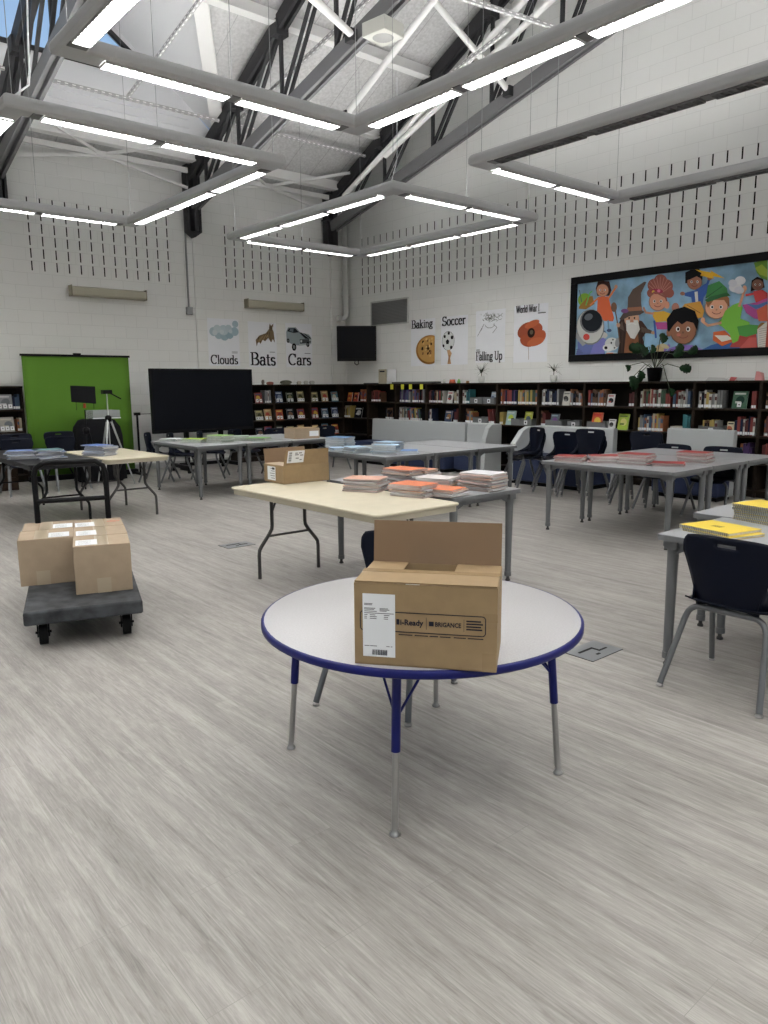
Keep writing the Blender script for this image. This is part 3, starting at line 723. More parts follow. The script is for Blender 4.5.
@withtext(('Falling Up', .02, .05, .15, fit('Falling Up', .15, .95)))
def d_fall(F):
    w, h = F.w, F.h; rnd = random.Random(9)
    for i in range(70):
        x, y = rnd.gauss(.50,.13), rnd.gauss(.84,.045); a = rnd.uniform(0, 3.14); l = rnd.uniform(.04, .10)
        F.line([(max(.03,min(.9,x))*w, min(.97,y)*h), (max(.03,min(.92,x+l*math.cos(a)))*w, min(.98,y+l*.7*math.sin(a))*h)], .006, rnd.choice(((90,98,92),(126,132,124),(150,156,150))))
    F.line([(x, y) for x, y in ell(.50*w,.72*h,.15*w,.06*h,16,180,380)], .006, (110,114,114))
    F.line([(.30*w,.74*h),(.16*w,.60*h),(.08*w,.52*h)], .007, (110,114,114)); F.line([(.62*w,.72*h),(.74*w,.66*h),(.60*w,.56*h)], .007, (110,114,114)); F.line([(.16*w,.60*h),(.24*w,.66*h)], .006, (120,124,124))
    F.line(ell(.84*w,.84*h,.07*w,.04*h,12,0,330), .006, (110,114,114))
    F.line([(.05*w,.25*h),(.16*w,.25*h)], .014, (120,122,124)); F.line([(.05*w,.215*h),(.18*w,.215*h)], .012, (120,122,124))
@withtext(('World War I', .06, .875, .115, .76*PW/nibw('World War I', .115)))
def d_poppy(F):
    w, h = F.w, F.h
    F.line([(.46*w,.30*h),(.47*w,.05*h)], .008, (150,120,104))
    F.poly(ell(.38*w,.56*h,.27*w,.13*h,22,rot=20), (150,66,34)); F.poly(ell(.62*w,.60*h,.24*w,.10*h,22,rot=-10), (164,74,38)); F.poly(ell(.44*w,.38*h,.24*w,.11*h,22,rot=-10), (158,70,34)); F.poly(ell(.74*w,.42*h,.23*w,.12*h,22,rot=25), (172,80,40))
    F.poly(ell(.55*w,.66*h,.22*w,.06*h,18,rot=15), (182,88,46)); F.poly(ell(.66*w,.35*h,.25*w,.07*h,18,rot=10), (184,92,50))
    F.poly(ell(.53*w,.51*h,.11*w,.085*h,18), (42,26,20)); F.poly(ell(.54*w,.52*h,.05*w,.04*h,14), (84,74,54))
    F.line([(.72*w,.84*h),(.93*w,.84*h)], .016, (80,82,88))
poster('L', (-3.44, 1.95), 'white poster with a pale blue cloud, titled Clouds', d_cloud, w=.70)
poster('L', (-2.53, 1.93), 'white poster with a brown bat wing, titled Bats', d_bat, tilt=R(-.5))
poster('L', (-1.62, 1.94), 'white poster with a silver striped car, titled Cars', d_car)
poster('R', (-2.19, 1.92), 'white poster with a chocolate chip cookie, titled Baking', d_cookie, w=.71)
poster('R', (-3.06, 1.92), 'white poster with a football balanced on a finger, titled Soccer', d_soccer, w=.72)
poster('R', (-3.98, 1.94), 'white poster with a grey line drawing, titled Falling Up', d_fall, w=.71, h=.94)
poster('R', (-4.89, 1.92), 'white poster with an orange poppy, titled World War I', d_poppy, w=.74, h=.98)
for y, z in ((-4.0, 2.87), (-4.66, 2.88)): pass

# ------------------------------------------------------------------ mural
MY0, MY1, MZ0, MZ1 = -6.10, -9.75, 1.90, 3.25
t = thing('mural_panel', 'wide painted mural of storybook children in a thick black frame', 'mural', (0, MY0, MZ0))
FWD = .11
g = M(BLK)
L_ = MY0-MY1; H_ = MZ1-MZ0
g.box((-.05, 0, 0), (0, -L_, FWD)).box((-.05, 0, H_-FWD), (0, -L_, H_)).box((-.05, 0, FWD), (0, -FWD, H_-FWD)).box((-.05, -L_+FWD, FWD), (0, -L_, H_-FWD)); g.build('frame', t, bevel=.004)
SKY = mat('mural sky paint', (.24, .42, .58), .6, noise=(2.4, .35))
M(SKY).box((-.012, -FWD, FWD), (0, -L_+FWD, H_-FWD)).build('canvas', t)
F = Flat(Vector((-.0135, 0, 0)), Vector((0,-1,0)), n=Vector((-1,0,0)))
iy0, iy1, iz0, iz1 = FWD, L_-FWD, FWD, H_-FWD
def wp(px, py):       # from the 3.692x crop (origin 560,240) to the mural plane
    p = atx(560+px/3.692, 240+py/3.692, -.0135); return (min(iy1, max(iy0, -(p.y-MY0))), min(iz1, max(iz0, p.z-MZ0)))
def P_(pts, col): F.poly([wp(*p) for p in pts], col)
def E_(cx, cy, rx, ry, col, rot=0, n=18): P_(ell(cx, cy, rx, ry, n, rot=rot), col)
def Ln(pts, w, col): F.line([wp(*p) for p in pts], w, col)
def face(cx, cy, rx, ry, col, rot=0, eye=(30,22,20), blush=None):
    E_(cx, cy, rx, ry, tuple(int(c*.72) for c in col), rot); E_(cx, cy, rx*.93, ry*.93, col, rot)
    E_(cx-rx*.38, cy-ry*.05, rx*.15, ry*.17, (236,236,230)); E_(cx+rx*.38, cy-ry*.05, rx*.15, ry*.17, (236,236,230))
    E_(cx-rx*.36, cy-ry*.05, rx*.09, ry*.11, eye); E_(cx+rx*.36, cy-ry*.05, rx*.09, ry*.11, eye)
    Ln(ell(cx, cy+ry*.30, rx*.38, ry*.26, 8, 20, 160), .008, (120,40,36)); E_(cx, cy+ry*.18, rx*.08, ry*.08, tuple(int(c*.8) for c in col))
# green leafy creature, girl in orange dress
E_(92,222,26,26,(120,170,40)); P_([(70,246),(100,212),(120,206),(128,236),(96,256),(70,254)],(150,110,30)); Ln([(96,240),(110,196),(118,190)],.02,(90,190,80)); Ln([(80,228),(72,186)],.015,(70,90,90))
P_([(132,180),(140,150),(160,144),(182,152),(190,186),(182,206),(138,206)],(62,38,34)); face(157,186,23,24,(196,136,104))
P_([(140,210),(178,208),(200,288),(196,300),(134,298)],(216,98,50)); Ln([(180,214),(206,176)],.035,(216,120,60)); Ln([(142,214),(112,240)],.03,(216,120,60)); E_(207,172,6,7,(196,136,104))
Ln([(160,298),(160,336)],.028,(110,150,170)); Ln([(178,298),(180,330)],.028,(110,150,170)); E_(160,340,9,6,(60,80,120)); E_(182,334,9,6,(60,80,120))
# astronaut
P_([(66,376),(90,372),(130,376),(162,396),(166,438),(58,438),(66,400)],(96,110,170)); E_(150,352,26,14,(190,190,186)); P_([(130,372),(160,360),(176,372),(160,438),(110,438)],(120,120,190))
E_(112,322,52,66,(120,124,122)); E_(112,320,49,62,(196,198,192)); E_(116,300,42,44,(110,112,114)); E_(118,298,38,40,(32,36,42)); E_(106,284,16,12,(88,96,104),rot=-25)
E_(98,358,12,12,(196,60,48)); P_([(60,340),(96,384),(84,392),(58,362)],(150,152,150))
# spotted dog
E_(192,384,26,24,(214,216,214)); E_(178,398,20,14,(226,228,226)); E_(170,398,6,6,(30,28,30)); E_(214,378,10,18,(150,152,154),rot=12); E_(190,380,3,4,(20,20,24)); E_(202,398,3,3,(60,60,60)); E_(196,368,3,3,(60,60,60)); P_([(174,412),(210,416),(216,438),(168,438)],(206,208,208)); Ln([(172,420),(196,424)],.02,(220,110,40))
# wizard with a staff
P_([(232,276),(212,320),(222,372),(212,432),(316,434),(306,360),(326,330),(304,300)],(66,50,44)); P_([(246,330),(236,434),(294,434),(288,340)],(128,76,40)); P_([(230,300),(214,322),(238,336)],(84,66,56)); P_([(300,320),(340,334),(338,346),(302,342)],(84,66,56))
for x in (226,238,304,312): Ln([(x,340),(x-4,428)],.010,(38,30,28))
E_(266,292,28,30,(198,152,122)); P_([(244,296),(288,296),(296,330),(276,366),(262,362),(246,334)],(214,214,210)); E_(256,288,3,4,(30,26,26)); E_(276,288,3,4,(30,26,26)); E_(266,300,7,6,(186,130,104)); Ln([(252,312),(266,306),(282,312)],.018,(226,226,222))
P_([(220,292),(236,268),(262,256),(300,256),(312,266),(296,276),(256,282),(230,296)],(74,56,48)); P_([(250,262),(252,212),(270,182),(312,154),(320,156),(300,196),(300,232),(304,258)],(88,68,58)); P_([(248,250),(302,246),(304,260),(250,264)],(150,96,66)); E_(240,262,14,8,(120,70,130))
Ln([(200,234),(212,300),(222,380)],.02,(90,62,44)); E_(200,248,11,18,(104,74,54)); E_(216,314,7,8,(198,152,122)); E_(345,342,8,6,(198,152,122))
# girl with a big curly bun
for cx, cy, r in ((370,180,42),(350,168,26),(392,170,26),(372,150,24),(404,196,18),(340,196,18)): E_(cx, cy, r, r*.98, (150,82,70))
for k in range(9): Ln([(370,200),(370+44*math.cos(R(200+k*18)),182+46*math.sin(R(200+k*18)))],.010,(196,128,112))
face(362,228,33,34,(214,150,122)); E_(358,190,24,10,(160,40,70)); E_(346,192,6,6,(230,190,60)); E_(366,188,6,6,(230,120,150)); Ln([(330,204),(352,192),(392,212),(398,238)],.02,(150,84,70)); E_(396,240,10,14,(214,150,122))
P_([(344,266),(384,262),(410,272),(406,306),(396,304),(392,300),(356,304),(344,282)],(216,170,44)); Ln([(346,272),(318,268),(310,250)],.03,(214,150,122)); P_([(352,304),(400,304),(398,330),(360,330)],(176,70,140))
# child in a blue jacket pointing a bolt
P_([(464,160),(464,120),(484,98),(514,100),(530,120),(524,160)],(20,20,24)); face(498,156,28,28,(160,106,82)); P_([(466,150),(480,124),(524,122),(528,146),(506,134),(480,146)],(20,20,24))
P_([(460,196),(500,186),(544,158),(556,176),(532,212),(528,240),(490,238),(486,212),(462,206)],(44,88,168)); P_([(498,192),(510,190),(512,232),(502,232)],(226,226,222)); Ln([(540,176),(552,146)],.035,(44,88,168)); E_(554,140,9,9,(160,106,82)); E_(454,198,9,7,(160,106,82))
P_([(500,106),(560,120),(556,112),(610,142),(566,134),(570,144),(520,132),(524,122)],(232,180,36)); P_([(462,236),(520,226),(534,262),(528,286),(500,292),(452,250)],(206,150,52)); Ln([(470,240),(520,270)],.01,(140,96,30))
# boy with black hair in front
E_(428,250,14,18,(176,118,100)); P_([(398,424),(404,400),(440,388),(490,388),(524,402),(540,428)],(140,112,190)); face(456,332,50,54,(150,100,72)); E_(404,342,9,15,(150,100,72))
P_([(398,332),(396,292),(420,258),(462,246),(500,262),(514,300),(508,334),(494,306),(470,300),(452,312),(436,300),(420,316),(404,340)],(18,18,22)); E_(440,350,8,6,(190,110,90)); Ln([(404,390),(380,420)],.05,(140,112,190)); E_(370,404,16,18,(196,170,120)); Ln([(350,300),(356,360)],.03,(50,90,170)); E_(388,392,18,8,(196,180,140),rot=20)
# child with a green cap and tunic lying over books
P_([(524,420),(560,388),(700,352),(732,412),(600,424)],(40,92,160)); P_([(568,340),(610,334),(650,372),(600,392),(566,370)],(208,96,40)); P_([(572,352),(620,352),(640,366),(600,376)],(236,232,220)); P_([(628,396),(650,356),(724,330),(730,412)],(176,64,56)); P_([(664,410),(700,360),(728,360),(728,410)],(196,88,80))
face(580,250,44,42,(222,164,132),rot=-20); P_([(540,230),(552,206),(600,190),(626,214),(628,250),(608,222),(570,222),(548,250)],(150,96,50)); P_([(540,216),(548,168),(590,152),(618,178),(622,200),(580,204)],(52,130,64)); P_([(536,222),(560,208),(620,194),(632,206),(600,212),(548,230)],(36,104,52)); Ln([(540,214),(600,172)],.012,(30,90,44))
P_([(612,262),(640,240),(666,230),(676,250),(668,290),(702,304),(704,320),(670,330),(660,372),(640,382),(628,346),(600,320),(580,310),(600,290)],(120,190,60)); P_([(656,320),(700,312),(746,316),(742,342),(690,358),(664,352)],(70,150,60)); E_(748,326,16,22,(150,110,50),rot=20); Ln([(664,244),(682,190)],.035,(222,164,132)); E_(684,180,8,12,(222,164,132)); Ln([(596,306),(548,316),(530,302)],.035,(222,164,132)); E_(530,296,8,10,(222,164,132))
# plain white cloud, leaves, small child with pink book
E_(650,176,24,18,(226,226,230)); E_(668,150,20,16,(232,232,236)); E_(640,160,16,14,(220,220,228)); E_(664,186,18,14,(214,216,226))
P_([(718,84),(740,74),(768,74),(768,150),(744,140),(728,120)],(96,140,40)); P_([(722,104),(748,90),(768,110),(768,138),(740,128)],(150,170,50))
P_([(706,190),(710,150),(730,136),(752,144),(758,176)],(26,20,22)); face(732,166,22,21,(120,78,60)); P_([(716,190),(750,184),(768,196),(768,240),(730,244),(720,214)],(186,50,50)); Ln([(722,198),(690,204)],.03,(186,50,50)); P_([(676,240),(730,230),(768,214),(768,300),(720,290),(690,270)],(170,70,140)); P_([(690,236),(730,240),(768,226),(768,240),(726,256)],(70,110,170))
P_([(730,330),(768,300),(768,410),(732,412)],(216,212,204)); P_([(728,260),(768,236),(768,300),(736,300)],(196,90,60))
for y in range(330, 404, 8): Ln([(738,y),(768,y-6)],.006,(150,146,140))
u0 = wp(768, 300)[0]
F.poly([(u0, iz0), (iy1, iz0), (iy1, iz0+.62), (u0, iz0+.5)], (188,70,60)); F.poly([(u0, iz0+.5), (iy1, iz0+.62), (iy1, iz0+.8), (u0, iz0+.72)], (60,110,170))
F.line([(iy0+.03, iz0+.06), (iy0+.14, iz0+.06)], .008, (60,70,90)); F.line([(iy0+.03, iz0+.09), (iy0+.10, iz0+.09)], .008, (60,70,90)); F.line([(iy0+.03, iz0+.03), (iy0+.16, iz0+.03)], .008, (60,70,90))
F.mb.build('artwork', t)

# ------------------------------------------------------------------ bookcases
UW, UH, UD = .915, 1.57, .30
LEV = (.10, .47, .83, 1.19)
def make_case():
    t = thing('bookcase', '', 'bookcase')
    for s in (0, 1): M(CASE).box((s*UW-(.02 if s else 0), 0, 0), (s*UW+(0 if s else .02), -UD, UH-.03)).build('side_panel', t)
    M(CASE).box((-.003, .0, UH-.03), (UW+.003, -UD-.015, UH)).build('top_panel', t, bevel=.003)
    M(CASEB).box((.02, -.0, .02), (UW-.02, -.015, UH-.03)).build('back_panel', t)
    for z in LEV: M(CASE).box((.02, -.015, z-.028), (UW-.02, -UD, z)).build('shelf', t)
    M(CASE).box((.02, -UD+.04, 0), (UW-.02, -UD+.06, .075)).build('kick_plate', t)
    return t
case0 = make_case(); CH[case0.name] = kids(case0); used = [False]
def place_case(loc, rz, label):
    if not used[0]: used[0] = True; case0.location = loc; case0.rotation_euler = (0,0,rz); case0['label'] = label; case0['group'] = 'dark low bookcases along the walls'; return case0
    return dup(case0, loc, rz, label, 'dark low bookcases along the walls')
# right wall: seen left to right y runs downwards; unit local +x = reading direction -y, local -y = into the room (-x)
RY = [-1.11-UW*k for k in range(-1, 11)]
bay_lab = ['by the corner television', 'under the air vent', 'with yellow tags', 'under the football poster', 'under the line drawing', 'under the poppy poster', 'before the mural edge', 'under the mural astronaut', 'under the monstera', 'right of the monstera', 'at the right edge', 'beyond the right edge']
for k, y in enumerate(RY): place_case((-.002, y-.0015*k, 0), R(-90), 'dark walnut bookcase bay on the mural wall, the one %s' % bay_lab[k])
LX = [-1.218-UW*k for k in range(0, 3)]
lab2 = ['under the car poster', 'under the bat poster', 'beside the screen']
for k, x in enumerate(LX): place_case((x-.0015*k, -.002, 0), 0, 'dark walnut bookcase bay on the left wall, the one %s' % lab2[k])
place_case((-7.95, -.06, 0), 0, 'dark walnut bookcase at the left edge beside the green screen')
M(CASE).box((0,0,0),(1,1,1))
g = M(CASE).box((-.342, -.32, .0), (-.31, -.0+-.29, UH-.03)); 

# ------------------------------------------------------------------ books
COLS = [('white',(178,178,172)), ('cream',(164,154,130)), ('dark red',(84,36,36)), ('red',(122,50,46)), ('navy',(36,42,62)), ('blue',(58,80,108)), ('black',(26,26,28)), ('green',(52,76,58)), ('yellow',(160,140,76)), ('orange',(148,92,60)), ('purple',(74,52,98)), ('grey',(120,122,124)), ('brown',(88,62,44)), ('teal',(50,110,116))]
BK = {}
def book_mesh(ci, th, h, dp):
    k = (ci, th, h)
    if k in BK: return BK[k]
    g = M(pal(*COLS[ci][1])); g.box((0, -dp, 0), (th, -dp+.004, h)).box((0, -dp, 0), (.002, 0, h)).box((th-.002, -dp, 0), (th, 0, h))
    g.use(PAGES).box((.002, -dp+.004, .003), (th-.002, -.003, h-.003))
    g.use(PAPER).box((.001, -dp-.0006, .012), (th-.001, -dp, .05))
    if ci % 3 == 0: g.use(pal(*COLS[(ci*5+2) % len(COLS)][1])).box((.003, -dp-.0005, h*.55), (th-.003, -dp, h*.8))
    o = g.build('book'); me = o.data; bpy.data.objects.remove(o); BK[k] = me
    return me
ORD = ['first','second','third','fourth','fifth','sixth','seventh','eighth','ninth','tenth','eleventh','twelfth','thirteenth','fourteenth','fifteenth','sixteenth','seventeenth','eighteenth','nineteenth','twentieth','twenty-first','twenty-second','twenty-third','twenty-fourth','twenty-fifth','twenty-sixth','twenty-seventh','twenty-eighth']
ROW = {3: 'top', 2: 'second', 1: 'third', 0: 'bottom'}
def frame_for(wall, bay):
    if wall == 'R': y = RY[bay]; return lambda u, d, z: (Vector((-.002-d, y-u, z)), R(-90))
    x = LX[bay] if bay >= 0 else -7.95
    return lambda u, d, z: (Vector((x+u, -.002-d-(.06 if bay < 0 else 0), z)), 0)
wname = {}
for k, l in enumerate(bay_lab): wname[('R', k)] = 'bay ' + l
for k, l in enumerate(lab2): wname[('L', k)] = 'bay ' + l
wname[('L', -1)] = 'bookcase by the green screen'
nbook = [0]; RUNS = {}
def books(wall, bay, row, a, b, seed, lean=0, pal_=None, hs=None):
    rnd = random.Random(seed*131+bay*17+row); f = frame_for(wall, bay); u = .03+a*(UW-.06); end = .03+b*(UW-.06); i = 0
    while u < end-.02:
        th = rnd.choice((.022, .027, .032, .040)); h = rnd.choice(hs or (.20, .22, .235, .25, .265)); ci = rnd.choice(pal_ or range(len(COLS)))
        dp = .17
        me = book_mesh(ci, th, h, dp)
        loc, rz = f(u, .09+rnd.uniform(-.01, .01), LEV[row])
        o = bpy.data.objects.new('book', me); C.objects.link(o); o.location = loc
        ln = R(lean) if lean else (R(rnd.uniform(-1.0, 0)))
        o.matrix_world = Matrix.Translation(loc) @ Matrix.Rotation(rz, 4, 'Z') @ Matrix.Rotation(-ln if lean else 0, 4, 'Y')
        if lean: o.location.z += 0
        kk = (wall, bay, row); RUNS[kk] = RUNS.get(kk, 0)+1
        tag(o, '%s book, %s spine from left, %s shelf, %s' % (COLS[ci][0], ORD[min(RUNS[kk]-1, 27)], ROW[row], wname[(wall, bay)]), 'book', 'spines on the %s shelf, %s' % (ROW[row], wname[(wall, bay)]))
        u += th + .0015 + (abs(math.sin(R(lean)))*.0 if lean else 0); i += 1; nbook[0] += 1
def fpos(u): return 'left of' if u < .3 else ('middle of' if u < .6 else 'right of')
def face_book(wall, bay, row, u0, w, h, cols, name, labels=0):
    """a book shown cover out, leaning back a little; cols = cover, accent, accent"""
    f = frame_for(wall, bay); loc, rz = f(.03+u0*(UW-.06)+w/2, .24, LEV[row]+.002)
    t = thing('display_book', '%s standing cover out, %s %s shelf, %s' % (name, fpos(u0), ROW[row], wname[(wall, bay)]), 'book', loc, rz, 'books displayed cover out')
    th = .02; X = Matrix.Rotation(R(-12), 4, 'X')
    g = M(pal(*cols[0])); g.X = X; g.box((-w/2, 0, 0), (w/2, .003, h)).box((-w/2, th-.003, 0), (w/2, th, h)); g.use(PAGES).box((-w/2+.003, .003, .002), (w/2-.003, th-.003, h-.002)); g.build('book_body', t)
    g = M(pal(*cols[1])); g.X = X
    rnd = random.Random(int(u0*1000)+bay*7+row)
    g.prism([(p[1], p[0]) for p in ell(rnd.uniform(-.1,.1)*w, h*.48, w*.30, h*.24, 12, rot=rnd.uniform(0,60))], -.0012, 0, axis=1)
    g.use(pal(*cols[2])).box((-w*.40, -.001, h*.80), (w*.34, 0, h*.90)).box((-w*.30, -.0016, h*.30), (w*.1, 0, h*.42))
    g.build('cover_art', t)
    for i in range(labels):
        g = M(PAPER); g.X = X; xx = -w/2 + w*(i+.5)/labels
        g.box((xx-.028, -.004, .02), (xx+.028, -.002, .085)); g.use(PRINT).box((xx-.009, -.005, .045), (xx+.009, -.004, .063)); g.build('spine_label', t)
def bin_(wall, bay, row, u0, w, lab=True, nm='frosted plastic bin'):
    f = frame_for(wall, bay); loc, rz = f(.03+u0*(UW-.06)+w/2, .16, LEV[row])
    t = thing('book_bin', '%s of books, %s %s shelf, %s' % (nm, 'left of' if u0 < .4 else 'right of', ROW[row], wname[(wall, bay)]), 'bin', loc, rz, 'plastic book bins')
    g = M(BIN); h = .12
    g.box((-w/2, -.13, 0), (w/2, -.127, h*.9)).box((-w/2, .10, 0), (w/2, .103, h)).box((-w/2, -.13, 0), (-w/2+.003, .10, h)).box((w/2-.003, -.13, 0), (w/2, .10, h)).box((-w/2, -.13, 0), (w/2, .10, .003)); g.build('tub', t)
    if lab:
        M(PAPER).box((-.035, -.132, .02), (.035, -.1305, .09)).use(PRINT).box((-.015,-.1325,.04), (.015,-.132,.07)).build('label_card', t)

WARM = [3, 9, 2, 12, 8, 0]; PALE = [0, 0, 1, 11, 0, 3, 5]
books('R', 0, 3, .72, .95, 1, pal_=[9, 3, 9]); face_book('R', 0, 3, .12, .15, .20, ((160,84,44),(120,40,34),(190,150,60)), 'orange picture book', 0); face_book('R', 0, 3, .38, .15, .20, ((150,60,44),(60,40,50),(210,160,80)), 'red picture book', 0)
books('R', 0, 2, .02, .30, 1, pal_=[8, 12, 1]); face_book('R', 0, 2, .40, .26, .24, ((26,28,34),(170,170,170),(200,200,200)), 'black-and-white picture book')
books('R', 1, 3, .10, .45, 1, pal_=[9, 3, 2, 12]); books('R', 1, 2, .62, .92, 1, lean=0, pal_=[6, 11, 12])
books('R', 2, 3, .08, .45, 1, pal_=[10, 5, 4, 11, 10]); books('R', 2, 3, .52, .94, 2); books('R', 2, 2, .05, .42, 1); books('R', 2, 2, .46, .85, 2, lean=8)
books('R', 3, 3, .03, .48, 1); face_book('R', 3, 3, .56, .15, .23, ((206,206,202),(70,60,64),(170,60,60)), 'white picture book'); books('R', 3, 3, .84, .97, 2, pal_=[0, 1])
books('R', 3, 2, .02, .14, 1, pal_=[4, 0]); face_book('R', 3, 2, .50, .18, .22, ((60,76,104),(150,110,70),(200,196,180)), 'blue picture book'); books('R', 3, 2, .80, .97, 2, pal_=[2, 4])
books('R', 4, 3, .03, .24, 1, pal_=[5, 13, 4, 0]); bin_('R', 4, 3, .27, .30); bin_('R', 4, 3, .66, .26); face_book('R', 4, 3, .80, .12, .22, ((150,164,180),(90,100,120),(200,200,200)), 'pale blue picture book')
books('R', 4, 2, .10, .34, 1); bin_('R', 4, 2, .36, .36); books('R', 4, 2, .80, .95, 2, lean=8, pal_=[2, 3])
books('R', 5, 3, .04, .10, 1, pal_=[9]); books('R', 5, 3, .13, .46, 2, pal_=[10, 4, 10, 3], hs=(.24, .25)); books('R', 5, 3, .50, .97, 3, pal_=[8, 8, 1, 7, 9], hs=(.22, .25))
books('R', 5, 2, .03, .12, 1, pal_=[8, 9]); face_book('R', 5, 2, .16, .20, .25, ((150,176,176),(170,190,60),(200,210,210)), 'pale green picture book'); bin_('R', 5, 2, .36, .20, False); bin_('R', 5, 2, .60, .24)
face_book('R', 5, 2, .64, .16, .24, ((170,176,60),(60,80,90),(200,200,120)), 'yellow-green picture book')
books('R', 6, 3, .03, .42, 1, pal_=[4, 0, 11, 6, 1]); face_book('R', 6, 3, .50, .14, .23, ((190,188,180),(60,60,60),(110,110,110)), 'white-grey picture book'); books('R', 6, 3, .70, .97, 2, pal_=[12, 6, 11, 9])
books('R', 6, 2, .02, .12, 1); bin_('R', 6, 2, .16, .34, False); bin_('R', 6, 2, .68, .24); face_book('R', 6, 2, .22, .17, .22, ((80,90,100),(100,60,120),(140,160,170)), 'dark purple picture book')
books('R', 7, 3, .04, .40, 1, pal_=[2, 3, 9, 5, 11, 12]); face_book('R', 7, 3, .42, .12, .19, ((200,200,200),(40,40,44),(170,60,60)), 'small white card'); books('R', 7, 3, .90, .98, 2, pal_=[2])
face_book('R', 7, 2, .10, .19, .26, ((196,84,44),(206,180,60),(200,40,40)), 'orange and yellow comic'); bin_('R', 7, 2, .05, .36, False); face_book('R', 7, 2, .47, .12, .16, ((206,206,206),(60,60,60),(90,90,90)), 'small white card book'); face_book('R', 7, 2, .66, .18, .25, ((150,176,50),(196,190,110),(90,110,40)), 'lime green picture book')
books('R', 8, 3, .05, .60, 1, pal_=PALE+[3, 2, 7]); books('R', 8, 3, .66, .97, 2, pal_=PALE+[9]); books('R', 8, 2, .03, .50, 1, pal_=[8, 9, 11, 5, 7, 1, 0]); books('R', 8, 2, .86, .98, 2, pal_=[0, 13, 0])
books('R', 9, 3, .03, .45, 1, pal_=[6, 0, 11, 6, 8, 0]); face_book('R', 9, 3, .58, .20, .24, ((40,84,60),(24,54,44),(170,180,170)), 'dark green picture book', 1); books('R', 9, 3, .90, .98, 2, pal_=[3, 6])
bin_('R', 9, 2, .08, .36); books('R', 9, 2, .14, .38, 3, pal_=WARM, hs=(.19, .20)); face_book('R', 9, 2, .52, .10, .18, ((190,180,150),(150,80,50),(60,60,60)), 'small beige display book'); books('R', 9, 2, .66, .98, 1, pal_=[2, 0, 4, 3, 6]); books('R', 9, 1, .78, .97, 1, pal_=[4, 10, 9])
books('R', 10, 3, .05, .9, 1, pal_=WARM+[6]); books('R', 10, 2, .05, .9, 1, pal_=[3, 9, 8, 0, 2]); books('R', 10, 1, .05, .8, 1, pal_=[2, 3, 12])
# flat pile on the second shelf
f = frame_for('R', 8)
for i in range(4):
    loc, rz = f(.56, .24, LEV[2]+.0225*i)
    g = M(pal(*((196,190,170),(170,160,130),(190,186,176),(150,140,120))[i])).box((0,0,.0005), (.22,.16,.003)).box((0,0,.019),(.22,.16,.0215)).box((0,0,.003),(.003,.16,.019)).use(PAGES).box((.003,.002,.003), (.217,.158,.019))
    o = g.build('book'); o.location = loc; o.rotation_euler = (0,0,rz+R(random.uniform(-4,4))); tag(o, 'pale flat book, %s from the bottom of the small pile below the monstera' % ORD[i], 'book')
# left wall: covers out with white call-number squares
FC = [((60,84,110),(130,150,160),(190,190,190)), ((44,52,60),(110,80,60),(150,150,150)), ((70,110,126),(180,180,160),(140,90,60)), ((110,104,76),(60,60,40),(190,180,120)), ((40,56,90),(120,130,150),(180,190,200)), ((120,40,44),(190,160,60),(60,70,110)), ((170,80,44),(120,40,40),(200,180,90)), ((150,120,80),(150,50,40),(190,170,120)), ((50,60,50),(110,110,80),(150,150,140))]
FN = ['blue-grey picture book', 'charcoal picture book', 'pale teal picture book', 'olive picture book', 'slate blue picture book', 'dark red picture book', 'orange picture book', 'tan picture book', 'dark green picture book']
n_ = 0
for bay in (0, 1, 2):
    for row in (3, 2, 1):
        us = (.06, .38, .70) if bay != 2 else (.55, .80)
        for u in us:
            k = (n_*4+bay+row) % 9; n_ += 1
            face_book('L', bay, row, u, .17, .24-.02*(n_ % 2), FC[k], FN[k], 2 if n_ % 3 else 3)
face_book('L', -1, 3, .58, .24, .25, ((120,122,126),(90,94,100),(170,170,172)), 'large grey picture book', 3); face_book('L', -1, 2, .60, .22, .24, ((150,148,140),(100,104,110),(180,176,160)), 'large beige picture book', 3); face_book('L', -1, 3, .10, .22, .24, FC[0], FN[0], 2); face_book('L', -1, 2, .10, .22, .24, FC[3], FN[3], 2)
books('L', -1, 3, .86, .97, 1, pal_=[4, 0, 5]); books('L', -1, 2, .90, .97, 1, pal_=[9, 1]); books('L', 2, 3, .80, .97, 2, pal_=[5, 0, 11])
# yellow paper tags hanging from the bookcase top
YEL = pal(206, 206, 60)
for y, l in ((-1.95, 'leftmost'), (-2.28, 'second from the left'), (-2.52, 'third from the left'), (-2.84, 'rightmost')):
    o = M(YEL).box((-.0012, -.045, 0), (.0, .045, .10)).build('shelf_tag'); o.location = (-.325, y, 1.455); tag(o, 'bright yellow paper tag on the bookcase front edge, %s of four' % l, 'tag', 'yellow shelf tags')

